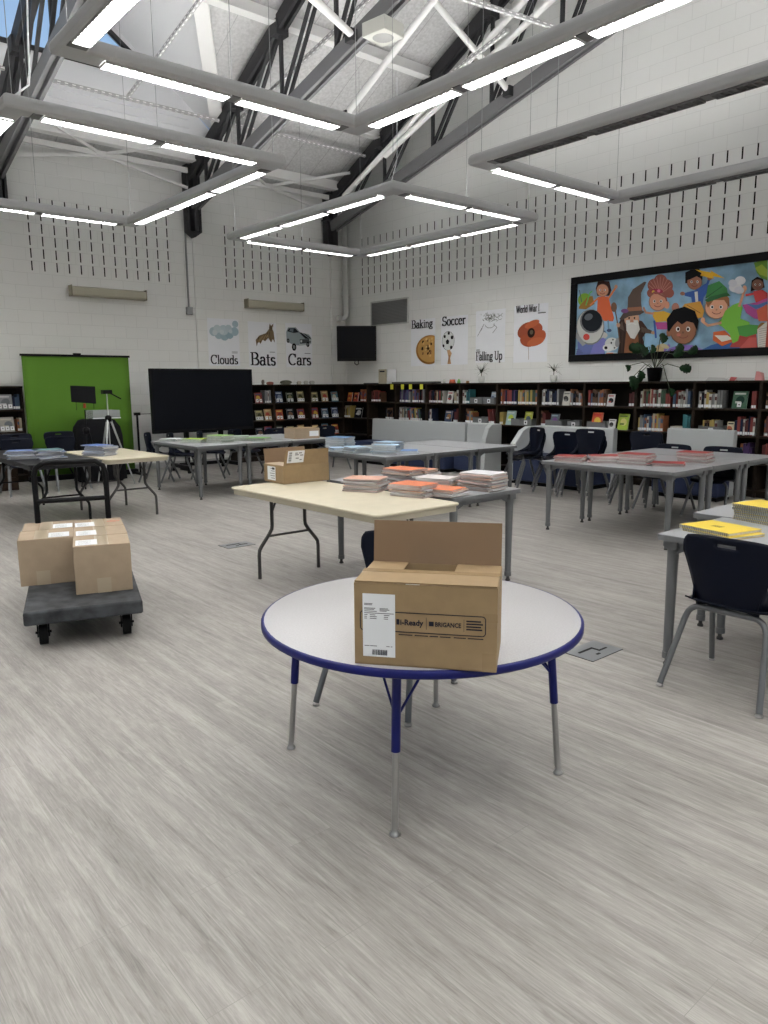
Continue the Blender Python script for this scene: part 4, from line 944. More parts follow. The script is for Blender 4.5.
# ------------------------------------------------------------------ things on the bookcases
TOPZ = UH
def dracaena(y, label, seed):
    t = thing('potted_plant', label, 'plant', (-.19, y, TOPZ), 0, 'spiky plants in white pots'); t.scale = (.72, .72, .85)
    g = M(POTW); g.lathe([(.0001,0),(.055,0),(.08,.03),(.09,.09),(.085,.14),(.075,.14),(.075,.12),(.0001,.12)], 20); g.build('pot', t)
    M(pal(70,60,44)).tube([(0,0,.1),(.005,0,.24)], .008, 8).build('stem', t)
    g = M(LEAF2); rnd = random.Random(seed)
    for i in range(26):
        a = rnd.uniform(0, 6.28); l = rnd.uniform(.16, .26); e = rnd.uniform(.1, 1.2); dx, dy = math.cos(a), math.sin(a); pts = []
        z0 = .2+rnd.uniform(0,.05)
        for k in range(5):
            s = k/4; pts.append(Vector((dx*l*s*math.cos(e*.6), dy*l*s*math.cos(e*.6), z0+l*s*math.sin(e)-.12*s*s*(1.2-e))))
        U = Vector((-dy, dx, 0)); vs = []
        for k, p in enumerate(pts): w = .009*(1-k/4.2); vs += [p-U*w, p+U*w]
        g.raw(vs, [(2*k, 2*k+1, 2*k+3, 2*k+2) for k in range(4)], True)
    o = g.build('foliage', t, solid=.001)
dracaena(-4.30, 'small spiky plant in a white pot on the bookcase under the line drawing poster', 1)
dracaena(-5.92, 'small spiky plant in a white pot on the bookcase right of the poppy poster', 2)
# monstera
t = thing('potted_monstera', 'large monstera plant in a black pot on the bookcase in front of the mural', 'plant', (-.17, -7.74, TOPZ))
M(BLK).lathe([(.0001,0),(.09,0),(.115,.19),(.12,.20),(.105,.20),(.10,.17),(.0001,.17)], 20).build('pot', t)
def leaf(px, py, size, rot, tilt):
    p = atx(px, py, -.32-.08*random.random()) - Vector((-.17, -7.74, TOPZ))
    g = M(pal(58,70,44)); mid = Vector((p.x*.4, p.y*.45, max(.25, p.z+.05))); g.tube([(0,0,.17), mid, p], .006, 6); st = g.build('stem', t)
    g = M(LEAF); U = Vector((.25*math.sin(tilt), -math.cos(rot), math.sin(rot))).normalized(); V = Vector((-.0, math.sin(rot), math.cos(rot))); 
    out = []
    N = 22
    for i in range(N):
        a = 2*math.pi*i/N; r = size*(.78+.22*math.cos(a)) * (1 if i % 2 == 0 or abs(math.cos(a)) > .75 else .80); out.append(p+U*(r*math.cos(a)+size*.35)+V*(r*.85*math.sin(a))+Vector((-.03*math.cos(2*a), 0, 0)))
    vs = [p+U*size*.3]+out; g.raw(vs, [(0, 1+i, 1+(i+1) % N) for i in range(N)], True); g.build('leaf', t, solid=.0015)
for a in ((632, 378, .14, R(-70), .5), (645, 355, .12, R(120), .3), (676, 355, .13, R(60), .2), (682, 368, .11, R(-10), .6), (664, 342, .10, R(110), .4), (690, 352, .10, R(30), .2), (641, 372, .11, R(-100), .7), (652, 352, .08, R(80), .2), (627, 366, .07, R(-60), .2), (670, 390, .08, R(-60), .3), (640, 350, .14, R(160), .3)): leaf(*a)
# small objects along the top
def tbox(name, label, cat, c, d, m_, extra=None):
    o = M(m_).cbox((0,0,d[2]/2), d).build(name, bevel=.004); o.location = c; tag(o, label, cat); return o
t = thing('file_box', 'beige cardboard magazine box on the bookcase below the air vent', 'box', (-.17, -1.56, TOPZ))
M(pal(176,168,148)).box((-.10,-.14,0),(.10,.10,.30)).build('body', t, bevel=.003); M(PRINT).box((-.102,-.10,.24),(-.10,.06,.27)).build('label', t)
tbox('binder', 'white binder standing beside the beige magazine box', 'binder', (-.17, -1.76, TOPZ), (.22, .05, .30), PAPER); 
tbox('folded_display', 'grey folded board lying on the bookcase left of the soccer poster', 'board', (-.16, -2.5, TOPZ), (.25, 1.2, .035), pal(84,88,86))
tbox('tray', 'dark tray on the bookcase under the television', 'tray', (-.16, -1.12, TOPZ), (.22, .34, .02), pal(60,66,64))
for y, w, h, c, l in ((-3.33,.05,.08,(200,200,196),'small white jar beside the folded board'), (-3.55,.14,.07,(196,92,60),'small orange toy beside the white jar'), (-3.72,.07,.08,(110,170,90),'small green pyramid toy beside the orange toy'), (-3.95,.07,.04,(150,110,60),'small brown toy under the soccer poster')):
    g = M(pal(*c)); g.lathe([(.0001,0),(w*.5,0),(w*.42,h*.5),(w*.5*(.3 if 'pyramid' in l else .8),h),(.0001,h)], 12); o = g.build('shelf_toy' if 'jar' not in l else 'jar'); o.location = (-.18, y, TOPZ); tag(o, l, 'toy' if 'jar' not in l else 'jar')
# cut-out paper decorations on the left wall bookcases
for i, (px, w, h, c) in enumerate(((263,.05,.10,(120,110,100)), (270,.16,.06,(150,90,76)), (286,.28,.09,(96,96,80)), (299,.10,.07,(190,184,170)), (306,.10,.08,(196,196,190)), (312,.12,.08,(190,190,186)))):
    x = aty(px, 383, -.2).x
    g = M(pal(*c)); g.prism([(p[1], p[0]) for p in ell(0, h*.5, w/2, h*.5, 12)], -.02, .02, axis=1); g.box((-w*.4,-.03,0),(w*.4,.03,.008)); o = g.build('shelf_ornament'); o.location = (x, -.2, TOPZ); tag(o, ('thin grey ornament', 'low reddish ornament', 'wide grey-green animal ornament', 'small cream ornament', 'white letter ornament', 'rightmost white letter ornament')[i] + ' on the left wall bookcase under the bat and car posters', 'ornament', 'ornaments on the left bookcases')
for i, (y, w, h, c) in enumerate(((-8.72,.34,.05,(206,206,206)), (-8.95,.12,.05,(190,90,90)), (-9.10,.28,.04,(200,196,196)), (-9.28,.10,.12,(206,140,140)))):
    g = M(pal(*c)); g.prism([(-w/2,0),(w/2,0),(w*.36,h),(-w*.30,h*.8)], -.04, .04, axis=0); o = g.build('paper_craft'); o.location = (-.18, y, TOPZ); tag(o, ('long white', 'small red', 'low white', 'tall pink')[i] + ' paper craft on the bookcase at the right end of the mural', 'craft', 'paper crafts by the mural')

# ------------------------------------------------------------------ green screen, big screen, tripods, draped table
t = thing('green_screen', 'tall pull-up green screen on the left wall beside the large television', 'backdrop', (-6.2, -.62, 0))
M(GREEN).prism([(p, q) for p, q in ((-.86,.08),(.86,.08),(.86,2.06),(-.86,2.06))], 0, .004, axis=1) 
g = M(GREEN); vs = []; N = 16
for j in range(2):
    for i in range(N+1): vs.append((-.88+1.76*i/N, .004*math.sin(i*1.7), .08 if j == 0 else 2.06))
g.raw(vs, [(i, i+1, N+2+i, N+1+i) for i in range(N)], True); g.build('cloth', t, solid=.004)
M(BLK).box((-.90,-.015,2.05),(.90,.015,2.085)).box((-.06,-.02,2.08),(.06,.02,2.11)).build('top_bar', t)
M(BLK).box((-.92,-.06,0),(.92,.06,.09)).build('base_case', t, bevel=.01)
M(DARK).tube([(0,.04,.05),(0,.04,2.07)], .012, 8).build('support_pole', t)

t = thing('display_screen', 'very large black touchscreen on a rolling stand against the left wall', 'television', (-4.10, -1.0, 0))
M(BLK).box((-1.02,-.035,.72),(1.02,.035,1.86)).build('bezel', t, bevel=.008)
M(SCREEN).box((-.99,-.040,.78),(.99,-.034,1.83)).build('screen', t)
for s in (-1, 1): M(BLK).box((s*.35-.04,.035,.12),(s*.35+.04,.09,1.4)).build('post', t)
M(BLK).box((-.55,-.35,.08),(-.47,.35,.14)).box((.47,-.35,.08),(.55,.35,.14)).box((-.5,.03,.10),(.5,.09,.16)).build('base', t)
M(BLK).box((-.18,-.12,.70),(.18,-.03,.76)).build('control_tray', t)
for x in (-.51, .51):
    for y in (-.32, .32): M(RUB).tube([(x-.02,y,.04),(x+.02,y,.04)], .04, 14).build('caster', t)

p0 = aty(137, 414, -.86)
t = thing('coat_rack', 'slim black post with a thin rail left of the large screen', 'rack', (p0.x, -.86, 0))
M(BLK).tube([(0,0,.03),(0,0,1.08)], .018, 10).box((-.05,-.03,1.05),(.05,.03,1.10)).build('post', t)
M(BLK).tube([(0,0,1.07),(.9,0,1.07)], .006, 8).build('rail', t); M(BLK).tube([(.9,0,.03),(.9,0,1.08)], .018, 10).build('post', t)
M(BLK).box((-.03,-.25,0),(.03,.25,.04)).box((.87,-.25,0),(.93,.25,.04)).build('foot', t)

t = thing('draped_cart', 'tall cart hidden under a black cloth in front of the green screen', 'cart', (-6.18, -1.25, 0))
g = M(BLKM); vs = []; N = 40; prof = [(0.0,1.03),(.20,1.03),(.27,1.01),(.345,.90),(.37,.75),(.375,.4),(.39,.03)]
for r_, z_ in prof:
    for j in range(N):
        a = 2*math.pi*j/N; w_ = 1 + (.05*math.sin(9*a)*(1.03-z_)); ca, sa = math.cos(a), math.sin(a); k = (abs(ca)**4+abs(sa)**4)**-.25
        vs.append((r_*w_*ca*k*1.0, r_*w_*sa*k*.75, z_))
g.raw(vs, [(i*N+j, i*N+(j+1) % N, (i+1)*N+(j+1) % N, (i+1)*N+j) for i in range(len(prof)-1) for j in range(N)], True); g.build('black_cloth', t)
for x in (-.28, .28):
    for y in (-.2, .2): M(RUB).tube([(x-.02,y,.04),(x+.02,y,.04)], .04, 12).build('caster', t)
t = thing('storage_tub', 'clear plastic tub with grey contents on top of the draped black cart', 'tub', (-6.06, -1.25, 1.035)); t.scale = (.82, 1, .8)
g = M(GLASS); g.box((-.27,-.16,0),(.27,.16,.004)); 
for a, b in (((-.27,-.16),(.27,-.156)), ((-.27,.156),(.27,.16)), ((-.27,-.16),(-.266,.16)), ((.266,-.16),(.27,.16))): g.box((*a,0),(*b,.17))
g.build('tub_body', t); M(PAPER).box((-.28,-.17,.0),(.28,-.162,.02)).build('rim', t)
M(pal(110,112,116)).ball((-.05,0,.07), .09, 12, (1,.8,.7)).ball((.14,.02,.06), .06, 12).build('contents', t)

def tripod(px, base, head_z, m_, label, r=.012, spread=.30, name='tripod'):
    t = thing(name, label, 'tripod', base)
    top = head_z*.72
    for k in range(3):
        a = R(90+120*k+20); M(m_).tube([(.03*math.cos(a), .03*math.sin(a), top), (spread*math.cos(a), spread*math.sin(a), .02)], r, 8, rs=[r*1.2, r*.8]).ball((spread*math.cos(a), spread*math.sin(a), .014), .014, 8).build('leg', t)
        M(DARK).tube([(0,0,top*.55), (spread*.45*math.cos(a), spread*.45*math.sin(a), top*.55)], .005, 6).build('spreader', t)
    M(m_).tube([(0,0,top*.5),(0,0,head_z-.02)], .010, 8).build('centre_column', t)
    M(BLK).lathe([(.0001,top-.04),(.05,top-.04),(.05,top+.04),(.02,top+.06)], 12).build('collar', t)
    return t
pA = aty(84.5, 404, -2.0)
t = tripod(85, (pA.x, -2.0, 0), 1.22, BLK, 'black light stand holding a dark softbox in front of the green screen', spread=.20)
t2 = thing('softbox_light', 'dark softbox lamp on the black stand', 'lamp', (pA.x, -2.0, 1.23), R(-25)); t2.scale = (.66, .66, .78)
M(pal(190,70,30)).tube([(0,0,0),(0,0,.09)], .03, 10).build('swivel', t2)
M(BLK).prism([(-.26,.10),(.22,.08),(.25,.16),(.25,.40),(-.20,.40),(-.27,.30)], -.10, .12, axis=1) 
g = M(BLKM); g.raw([(-.27,-.12,.12),(.27,-.12,.08),(.27,-.12,.42),(-.27,-.12,.44),(-.16,.16,.18),(.16,.16,.16),(.16,.16,.36),(-.16,.16,.36)], [(0,1,2,3),(7,6,5,4),(0,4,5,1),(1,5,6,2),(2,6,7,3),(3,7,4,0)]); g.build('hood', t2, bevel=.01)
g = M(BLK); g.tube([(-.18,0,.14),(-.18,0,-.04)], .006, 6).tube([(.2,0,.12),(.2,0,-.02)], .006, 6); g.build('strap', t2)
pB = aty(106.5, 392, -2.0)
t = tripod(107, (pB.x, -2.0, 0), 1.46, mat('silver tripod aluminium', (.50,.51,.52), .35, .5), 'silver camera tripod with black pan head in front of the draped cart', r=.014, spread=.34)
M(BLK).box((-.07,-.05,1.44),(.07,.05,1.50)).tube([(.04,0,1.46),(.20,-.06,1.36)], .010, 8).build('pan_head', t)
# low dark cabinet behind the black table
t = thing('low_cabinet', 'low dark wooden cabinet with panelled front at the left edge', 'cabinet', (-8.05, -1.35, 0))
DW2 = mat('dark wood cabinet', (.035, .022, .015), .5, noise=(5, .3))
M(DW2).box((-.55,-.12,0),(.55,.25,.42)).build('body', t, bevel=.005)
for z in (.05, .23): M(DW2).box((-.50,-.14,z),(.52,-.12,z+.15)).build('drawer_front', t, bevel=.004)
# binders with papers on top of the low cabinet seen behind the black table
for i in range(3):
    o = M(pal(*((190,200,190),(150,170,120),(200,200,196))[i])).cbox((0,0,.012), (.30,.22,.022)).build('folder'); o.location = (-7.80, -1.38, .42+.0225*i); tag(o, ('lowest pale folder', 'middle green folder', 'top white folder')[i] + ' of the pile on the low dark cabinet', 'folder')

# ------------------------------------------------------------------ booth sofas
def sofa(y0, y1, depth, h, label, wings=(1, 1), xb=-.62, seat=True):
    """back against the bookcases, seat facing -x; y0 > y1"""
    t = thing('booth_sofa', label, 'sofa', (xb, (y0+y1)/2, 0), 0, 'grey and navy booth sofas'); w = (y0-y1)/2
    g = M(SOFAG); g.prism([(-.02,.03),(-.16,.03),(-.14,h-.03),(-.11,h),(-.05,h),(-.02,h-.03)], -w, w, axis=1) if False else None
    pr = [(0,.04),(-.15,.04),(-.11,h-.02),(-.095,h),(-.02,h),(0,h-.02)]
    g.raw([(x, -w, z) for x, z in pr]+[(x, w, z) for x, z in pr], [tuple(range(6)), tuple(range(6,12))[::-1]]+[(i,6+i,6+(i+1)%6,(i+1)%6) for i in range(6)])
    g.build('backrest', t, bevel=.012)
    for s, on in ((1, wings[0]), (-1, wings[1])):
        if not on: continue
        g = M(SOFAG); pr = [(-.10,.04),(-depth,.04),(-depth+.04,.62),(-depth*.72,h-.06),(-depth*.55,h-.005),(-.10,h-.005)]
        ya, yb = s*w, s*(w-.10)
        a, b = min(ya,yb), max(ya,yb); n = len(pr)
        g.raw([(x, a, z) for x, z in pr]+[(x, b, z) for x, z in pr], [tuple(range(n)), tuple(range(n,2*n))[::-1]]+[(i,n+i,n+(i+1)%n,(i+1)%n) for i in range(n)])
        g.build('side_wing', t, bevel=.012)
    ia, ib = -w+(.10 if wings[1] else 0), w-(.10 if wings[0] else 0)
    M(NAVYF).box((-.10, ia+.004, .06), (-depth-.02, ib-.004, .44)).build('seat', t, bevel=.02, seg=3)
    M(BLK).box((-.06, -w+.03, 0), (-depth+.03, w-.03, .05)).build('plinth', t)
    return t
sofa(-1.80, -4.42, .62, .865, 'longest grey-backed booth sofa with navy seat, at the left behind the table of blue workbooks', (0, 0))
sofa(-4.47, -5.18, .45, .87, 'short grey booth sofa with angled right wing next to the longest sofa', (0, 1))
sofa(-6.05, -7.45, .85, .88, 'grey booth sofa with navy seat behind the stacked navy chairs', (1, 0))
sofa(-8.30, -9.24, .45, .92, 'grey booth sofa right of the stacked chairs, in front of the bookcase', (0, 0))

# ------------------------------------------------------------------ chairs
def make_chair():
    """front faces +x, origin on the floor between the feet"""
    t = thing('stacking_chair', '', 'chair')
    SW = .225
    def half(xf, xt, s):      # half of one bent leg tube: foot -> under seat -> centre
        pts = [(xf, s*.25, .015), (xf+(xt-xf)*.84, s*.205, .34)]
        for k in range(5):
            a = R(20*k+10); pts.append((xt-(xt-xf)*.10*(1-k/4), s*(.135+.065*math.cos(a)), .355+.066*math.sin(a)))
        pts.append((xt, 0, .421)); return pts
    for xf, xt in ((-.28, -.13), (.28, .13)):
        for s in (-1, 1):
            lg = M(CHAIRM).tube(half(xf, xt, s), .0155, 12).build('leg', t)
            M(CHROME).lathe([(.0001,0),(.018,0),(.018,.008),(.010,.014),(.0001,.014)], 14, (xf, s*.25, 0)).build('foot_glide', lg)
    M(CHAIRM).box((-.14,-.11,.425),(.14,-.09,.433)).box((-.14,.09,.425),(.14,.11,.433)).build('seat_frame', t)
    # seat
    g = M(NAVY); nx, ny = 10, 10; vs = []
    for i in range(nx+1):
        u = i/nx; x = -.17+.41*u
        for j in range(ny+1):
            v = 2*j/ny-1; hw = .20+.015*math.sin(u*3.14)
            z = .440 + .012*abs(v)**3 - .012*(1-abs(v)**2)*math.sin(u*3.14) - (.03*max(0,(u-.8)/.2)**2) + (.02*max(0,(.2-u)/.2)**2)
            rr = 1-(.08*max(0,(u-.85)/.15)**2); vs.append((x, v*hw*rr, z))
    g.raw(vs, [(i*(ny+1)+j, (i+1)*(ny+1)+j, (i+1)*(ny+1)+j+1, i*(ny+1)+j+1) for i in range(nx) for j in range(ny)], True)
    g.build('seat', t, solid=.008)
    # backrest with a handle slot
    g = M(NAVY); nz_, ny = 20, 20; vs = []
    for i in range(nz_+1):
        s = i/nz_; z = .46+.345*s; x = -.165-.012*math.sin(s*1.6)-.010*s*s
        hw = .155+.075*min(1, (s/.75))**1.3
        if s > .85: hw *= 1-.10*((s-.85)/.15)**2.2
        for j in range(ny+1):
            v = 2*j/ny-1
            zz = z - (.012*abs(v)**4 if s > .8 else 0)*((s-.8)/.2) + .05*(1-s)*0
            vs.append((x+.035*v*v*(1-.3*s), v*hw, zz - .055*(1-s)*(abs(v)**2)*.6))
    hole = lambda i, j: i in (17,) and 8 <= j <= 11
    g.raw(vs, [(i*(ny+1)+j, i*(ny+1)+j+1, (i+1)*(ny+1)+j+1, (i+1)*(ny+1)+j) for i in range(nz_) for j in range(ny) if not hole(i, j)], True)
    g.build('backrest', t, solid=.008)
    # shoulders joining seat and back at both sides
    for s in (-1, 1):
        g = M(NAVY); vs = []
        for i in range(7):
            q = i/6; p0 = Vector((-.02-.0*q, s*.206, .450)); 
            a = Vector((-.165+.18*q, s*(.160+.042*q), .462-.015*q)); b = Vector((-.130+.17*q**1.5, s*(.175+.032*q), .60-.145*q**.6)); vs += [a, b]
        g.raw(vs, [(2*i, 2*i+1, 2*i+3, 2*i+2) for i in range(6)], True)
        g.build('side_web', t, solid=.008)
    return t
ch0 = make_chair(); CH[ch0.name] = kids(ch0)
for k_ in CH[ch0.name]: CH[k_.name] = [c for c in C.objects if c.parent == k_]
cu_ = [False]
def chair(x, y, rz, label, z=0, group='navy stacking chairs'):
    if not cu_[0]: cu_[0] = True; ch0.location = (x,y,z); ch0.rotation_euler = (0,0,R(rz)); ch0['label'] = label; ch0['group'] = group; return ch0
    return dup(ch0, (x,y,z), R(rz), label, group)
chair(-6.87, -12.11, 0, 'navy chair with silver legs in the right foreground at the table of yellow workbooks')
chair(-8.27, -11.0, -158, 'navy chair hidden behind the large box on the round table')
# left pair behind the black and cream tables
chair(-7.58, -2.02, -90, 'lower of the two nested navy chairs at the left edge behind the black table')
chair(-7.58, -1.98, -90, 'upper of the two nested navy chairs at the left edge behind the black table', .075)
chair(-7.42, -2.2, -90, 'x') if False else None
chair(-6.92, -1.92, -86, 'lower of the two nested navy chairs in front of the green screen')
chair(-6.92, -1.88, -86, 'upper of the two nested navy chairs in front of the green screen', .075)
chair(-6.95, -2.10, -88, 'navy chair nested behind the chair in front of the green screen', .05) if False else None
# chairs at the table of green workbooks
chair(-5.22, -2.30, -38, 'navy chair at the far left corner of the green workbook table, nearest the black post')
chair(-5.45, -1.95, -36, 'navy chair just behind the one nearest the black post')
chair(-4.62, -2.15, -38, 'navy chair behind the green workbooks, below the left part of the large screen')
chair(-4.0, -2.2, -60, 'navy chair behind the green workbooks, below the middle of the large screen')
chair(-3.45, -2.55, -95, 'navy chair behind the small closed cardboard box')
chair(-2.40, -2.60, -90, 'navy chair in front of the left wall bookcase nearest the corner')
# stacks near the booths
def stack(x, y, rz, n, where):
    for k in range(n):
        dx, dy = -.03*k*math.cos(R(rz)), -.03*k*math.sin(R(rz))
        chair(x-dx, y-dy, rz, '%s navy chair in the stack %s' % (('lowest', 'second', 'third', 'fourth')[k], where), .065*k, 'navy chairs stacked by the booth sofas')
chair(-2.12, -6.93, 155, 'navy chair turned sideways at the left end of the chairs by the booth sofas', .13)
chair(-2.12, -6.95, 155, 'navy chair under the sideways chair by the booth sofas', .065)
stack(-1.80, -7.28, 180, 2, 'half hidden between the sideways chair and the tall stack')
stack(-1.95, -7.80, 182, 3, 'behind the left end of the red workbooks')
stack(-1.93, -8.62, 181, 3, 'behind the middle of the red workbook table')
chair(-2.10, -9.06, 178, 'navy chair tucked at the far side of the red workbook table, left one')
chair(-2.06, -9.66, 182, 'navy chair tucked at the far side of the red workbook table, right one')

# ------------------------------------------------------------------ grey rectangular tables
def make_gtable(w, l):
    """origin at the floor centre, w along x, l along y"""
    t = thing('classroom_table', '', 'table')
    g = M(GEDGE); g.prism(rrect(-w/2, -l/2, w/2, l/2, .02), .708, .738); g.build('table_edge', t)
    g = M(GTOP); g.prism(rrect(-w/2+.004, -l/2+.004, w/2-.004, l/2-.004, .018), .738, .7405); g.build('tabletop', t)
    for sx in (-1, 1):
        for sy in (-1, 1):
            x, y = sx*(w/2-.068), sy*(l/2-.068)
            lg = M(STEEL).tube([(x,y,.70),(x,y,.045)], .03, 16, rs=[.031,.024]).tube([(x,y,.075),(x,y,.04)], .028, 16).build('leg', t)
            M(STEELD).lathe([(.0001,0),(.019,0),(.019,.010),(.012,.020),(.012,.042)], 14, (x,y,0)).build('foot_glide', lg)
            g = M(STEEL); g.box((x-.035,y-.035,.66),(x+.035,y+.035,.708))
            for dx, dy in ((-sx, 0), (0, -sy)):
                a = Vector((x,y,0)); px = Vector((-dy, dx, 0))*.008; e = a+Vector((dx,dy,0))*.14
                g.raw([(a-px).to_tuple()[:2]+(.62,), (a+px).to_tuple()[:2]+(.62,), (a-px).to_tuple()[:2]+(.708,), (a+px).to_tuple()[:2]+(.708,), (e-px).to_tuple()[:2]+(.69,), (e+px).to_tuple()[:2]+(.69,), (e-px).to_tuple()[:2]+(.708,), (e+px).to_tuple()[:2]+(.708,)], [(0,2,3,1),(4,5,7,6),(0,4,6,2),(1,3,7,5),(0,1,5,4)])
            g.build('leg_bracket', t)
    g = M(STEEL).box((-w/2+.09,-l/2+.05,.67),(w/2-.09,-l/2+.07,.708)).box((-w/2+.09,l/2-.07,.67),(w/2-.09,l/2-.05,.708)).box((-w/2+.05,-l/2+.09,.67),(-w/2+.07,l/2-.09,.708)).box((w/2-.07,-l/2+.09,.67),(w/2-.05,l/2-.09,.708)); g.build('apron', t)
    return t
gt0 = make_gtable(.762, 1.50); CH[gt0.name] = kids(gt0)
for k_ in CH[gt0.name]: CH[k_.name] = [c for c in C.objects if c.parent == k_]
gu = [False]
def gtable(x0, y0, label, rz=0):
    """x0, y0 = the corner with the smallest x and the largest y"""
    c = (x0+.381, y0-.75, 0)
    if not gu[0]: gu[0] = True; gt0.location = c; gt0['label'] = label; gt0['group'] = 'grey classroom tables'; return
    dup(gt0, c, rz, label, 'grey classroom tables')
gtable(-5.98, -2.90, 'grey table at the left end of the row carrying the green workbooks')
gtable(-5.205, -2.90, 'middle grey table of the row carrying the green workbooks')
gtable(-4.43, -2.90, 'grey table under the small closed box, right end of the green workbook row')
gtable(-5.13, -5.85, 'grey table carrying the blue workbooks in front of the sofas')
gtable(-4.36, -5.85, 'empty middle grey table in front of the long sofa')
gtable(-3.59, -5.85, 'empty grey table at the right end of the blue workbook row')
gtable(-4.22, -8.80, 'grey table carrying the red workbooks, nearest its row to the camera')
gtable(-3.45, -8.80, 'middle grey table of the red workbook row')
gtable(-2.68, -8.80, 'grey table at the far end of the red workbook row')
gtable(-6.80, -8.53, 'grey table touching the long side of the cream folding table')
gtable(-6.91, -11.66, 'grey table in the right foreground carrying the yellow workbooks')
gtable(-6.13, -11.46, 'grey table at the right edge pushed behind the yellow workbook table')

# ------------------------------------------------------------------ folding tables
def folding(cx, cy, w, l, rz, top, skirt, legm, label, h=.74):
    t = thing('folding_table', label, 'table', (cx, cy, 0), rz)
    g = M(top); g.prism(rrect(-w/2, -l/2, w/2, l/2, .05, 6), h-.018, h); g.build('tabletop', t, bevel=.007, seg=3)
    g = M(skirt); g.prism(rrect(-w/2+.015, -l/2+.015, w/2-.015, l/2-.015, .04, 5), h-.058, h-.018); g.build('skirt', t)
    for s in (-1, 1):
        y = s*(l/2-.27); fr = thing('leg_frame', None, None, (0,0,0)); fr.parent = t
        for q in (-1, 1):
            x = q
            pts = [(x*.16,y,h-.05),(x*.16,y,.43),(x*.165,y,.40),(x*.19,y,.36),(x*.265,y,.27),(x*.285,y,.24),(x*.29,y,.20),(x*.29,y,.006)]
            M(legm).tube(pts, .015, 10).build('leg', fr)
        M(legm).tube([(-.20,y,.345),(.20,y,.345)], .010, 8).build('crossbar', fr)
        M(legm).tube([(-.10,y,h-.07),(-.155,y,h-.20)], .008, 8).tube([(.10,y,h-.07),(.155,y,h-.20)], .008, 8).tube([(-.10,y,h-.07),(.10,y,h-.07)], .008, 8).tube([(0,y,h-.07),(0,y-s*.30,h-.08)], .008, 8).build('brace', fr)
    return t
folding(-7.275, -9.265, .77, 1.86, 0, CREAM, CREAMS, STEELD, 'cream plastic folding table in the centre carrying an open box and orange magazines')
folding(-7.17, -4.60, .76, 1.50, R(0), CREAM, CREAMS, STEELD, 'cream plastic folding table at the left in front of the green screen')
folding(-7.98, -4.22, .78, 2.3, R(0), BFOLD, BFOLD, BLK, 'black folding table at the left edge carrying blue workbooks')

# ------------------------------------------------------------------ round activity table
RZ = .65
t = thing('round_table', 'round pale laminate table with blue edge in the foreground', 'table', (-8.625, -11.622, 0))
g = M(LTOP); g.lathe([(.0001, RZ), (.620, RZ), (.622, RZ-.001)], 72); g.build('tabletop', t)
g = M(BLUE); g.lathe([(.620, RZ-.0005), (.628, RZ-.001), (.633, RZ-.006), (.633, RZ-.026), (.626, RZ-.031), (.0001, RZ-.031)], 72); g.build('edge_band', t)
cx, cy = -8.625, -11.622
for fx, fy in ((-9.04,-11.93), (-8.96,-11.16), (-8.27,-12.05), (-8.19,-11.27)):
    f = Vector((fx-cx, fy-cy, 0)); d = f.normalized(); a = d*(f.length-.05); z1, z2 = RZ-.035, .30
    def at_(z): return a + (f-a)*(1-z/z1) + Vector((0,0,z))
    lg = M(BLUE).tube([at_(z1), at_(z2)], .0165, 14).build('leg', t)
    M(CHROME).tube([at_(z2+.01), at_(.03)], .0125, 14).build('chrome_insert', lg)
    g = M(CHROME); p = at_(.0); g.lathe([(.0001,0),(.019,0),(.019,.006),(.015,.010),(.011,.020),(.011,.035)], 16, (p.x,p.y,0)); g.build('foot_glide', lg)
    M(BLUE).tube([at_(z1-.22), at_(z1-.10), at_(z1-.02)], .008, 6).build('button_strip', lg)
    side = Vector((-d.y, d.x, 0))
    for s in (-1, 1): M(BLUE).tube([at_(z1-.20), a - d*.13 + side*s*.11 + Vector((0,0,z1))], .005, 8).build('brace', lg)
    M(BLUE).cbox((a.x-d.x*.03, a.y-d.y*.03, z1-.006), (.11,.11,.012)).build('mount_plate', t)

# ------------------------------------------------------------------ cardboard boxes
def barcode(mb, x, z, w, h, y, seed=1):
    rnd = random.Random(seed); u = x
    while u < x+w:
        a = rnd.choice((.001, .0015, .0025)); mb.box((u, y, z), (min(u+a, x+w), y+.0003, z+h)); u += a+rnd.choice((.001, .0018))
# big box on the round table (front = local -y)
t = thing('open_box', 'open brown book carton standing on the round table', 'box', (-8.917, -11.98, RZ+.001), R(-52))
w, d, h, th = .457, .293, .272, .004
g = M(CARD); g.box((-w/2,-d/2,0),(w/2,-d/2+th,h)).box((-w/2,d/2-th,0),(w/2,d/2,h)).box((-w/2,-d/2+th,0),(-w/2+th,d/2-th,h)).box((w/2-th,-d/2+th,0),(w/2,d/2-th,h)).box((-w/2,-d/2,0),(w/2,d/2,th)); g.build('carton_body', t)
g = M(CARD); g.box((-w/2+.002,-d/2,h+.003),(w/2-.002,-d/2+.155,h+.007)); g.build('front_flap', t)
g = M(CARD); g.box((-w/2+.002,-d/2+.005,h-.001),(-.10,d/2-.002,h+.003)); g.build('left_flap', t)
g = M(CARD); g.box((.075,-d/2+.005,h-.001),(w/2-.002,d/2-.002,h+.003)); g.build('right_flap', t)
g = M(CARDI); g.X = Matrix.Translation((0,d/2-.002,h)) @ Matrix.Rotation(R(-6), 4, 'X'); g.box((-w/2+.003,-.002,0),(w/2-.003,.002,.150)); g.build('back_flap', t)
g = M(CARDI); g.box((-w/2+.02,-d/2+.02,th),(w/2-.02,d/2-.02,h-.06)); g.use(PAPER).box((-.09,-.0,h-.06),(-.05,.10,h-.045)); g.build('packing_filler', t)
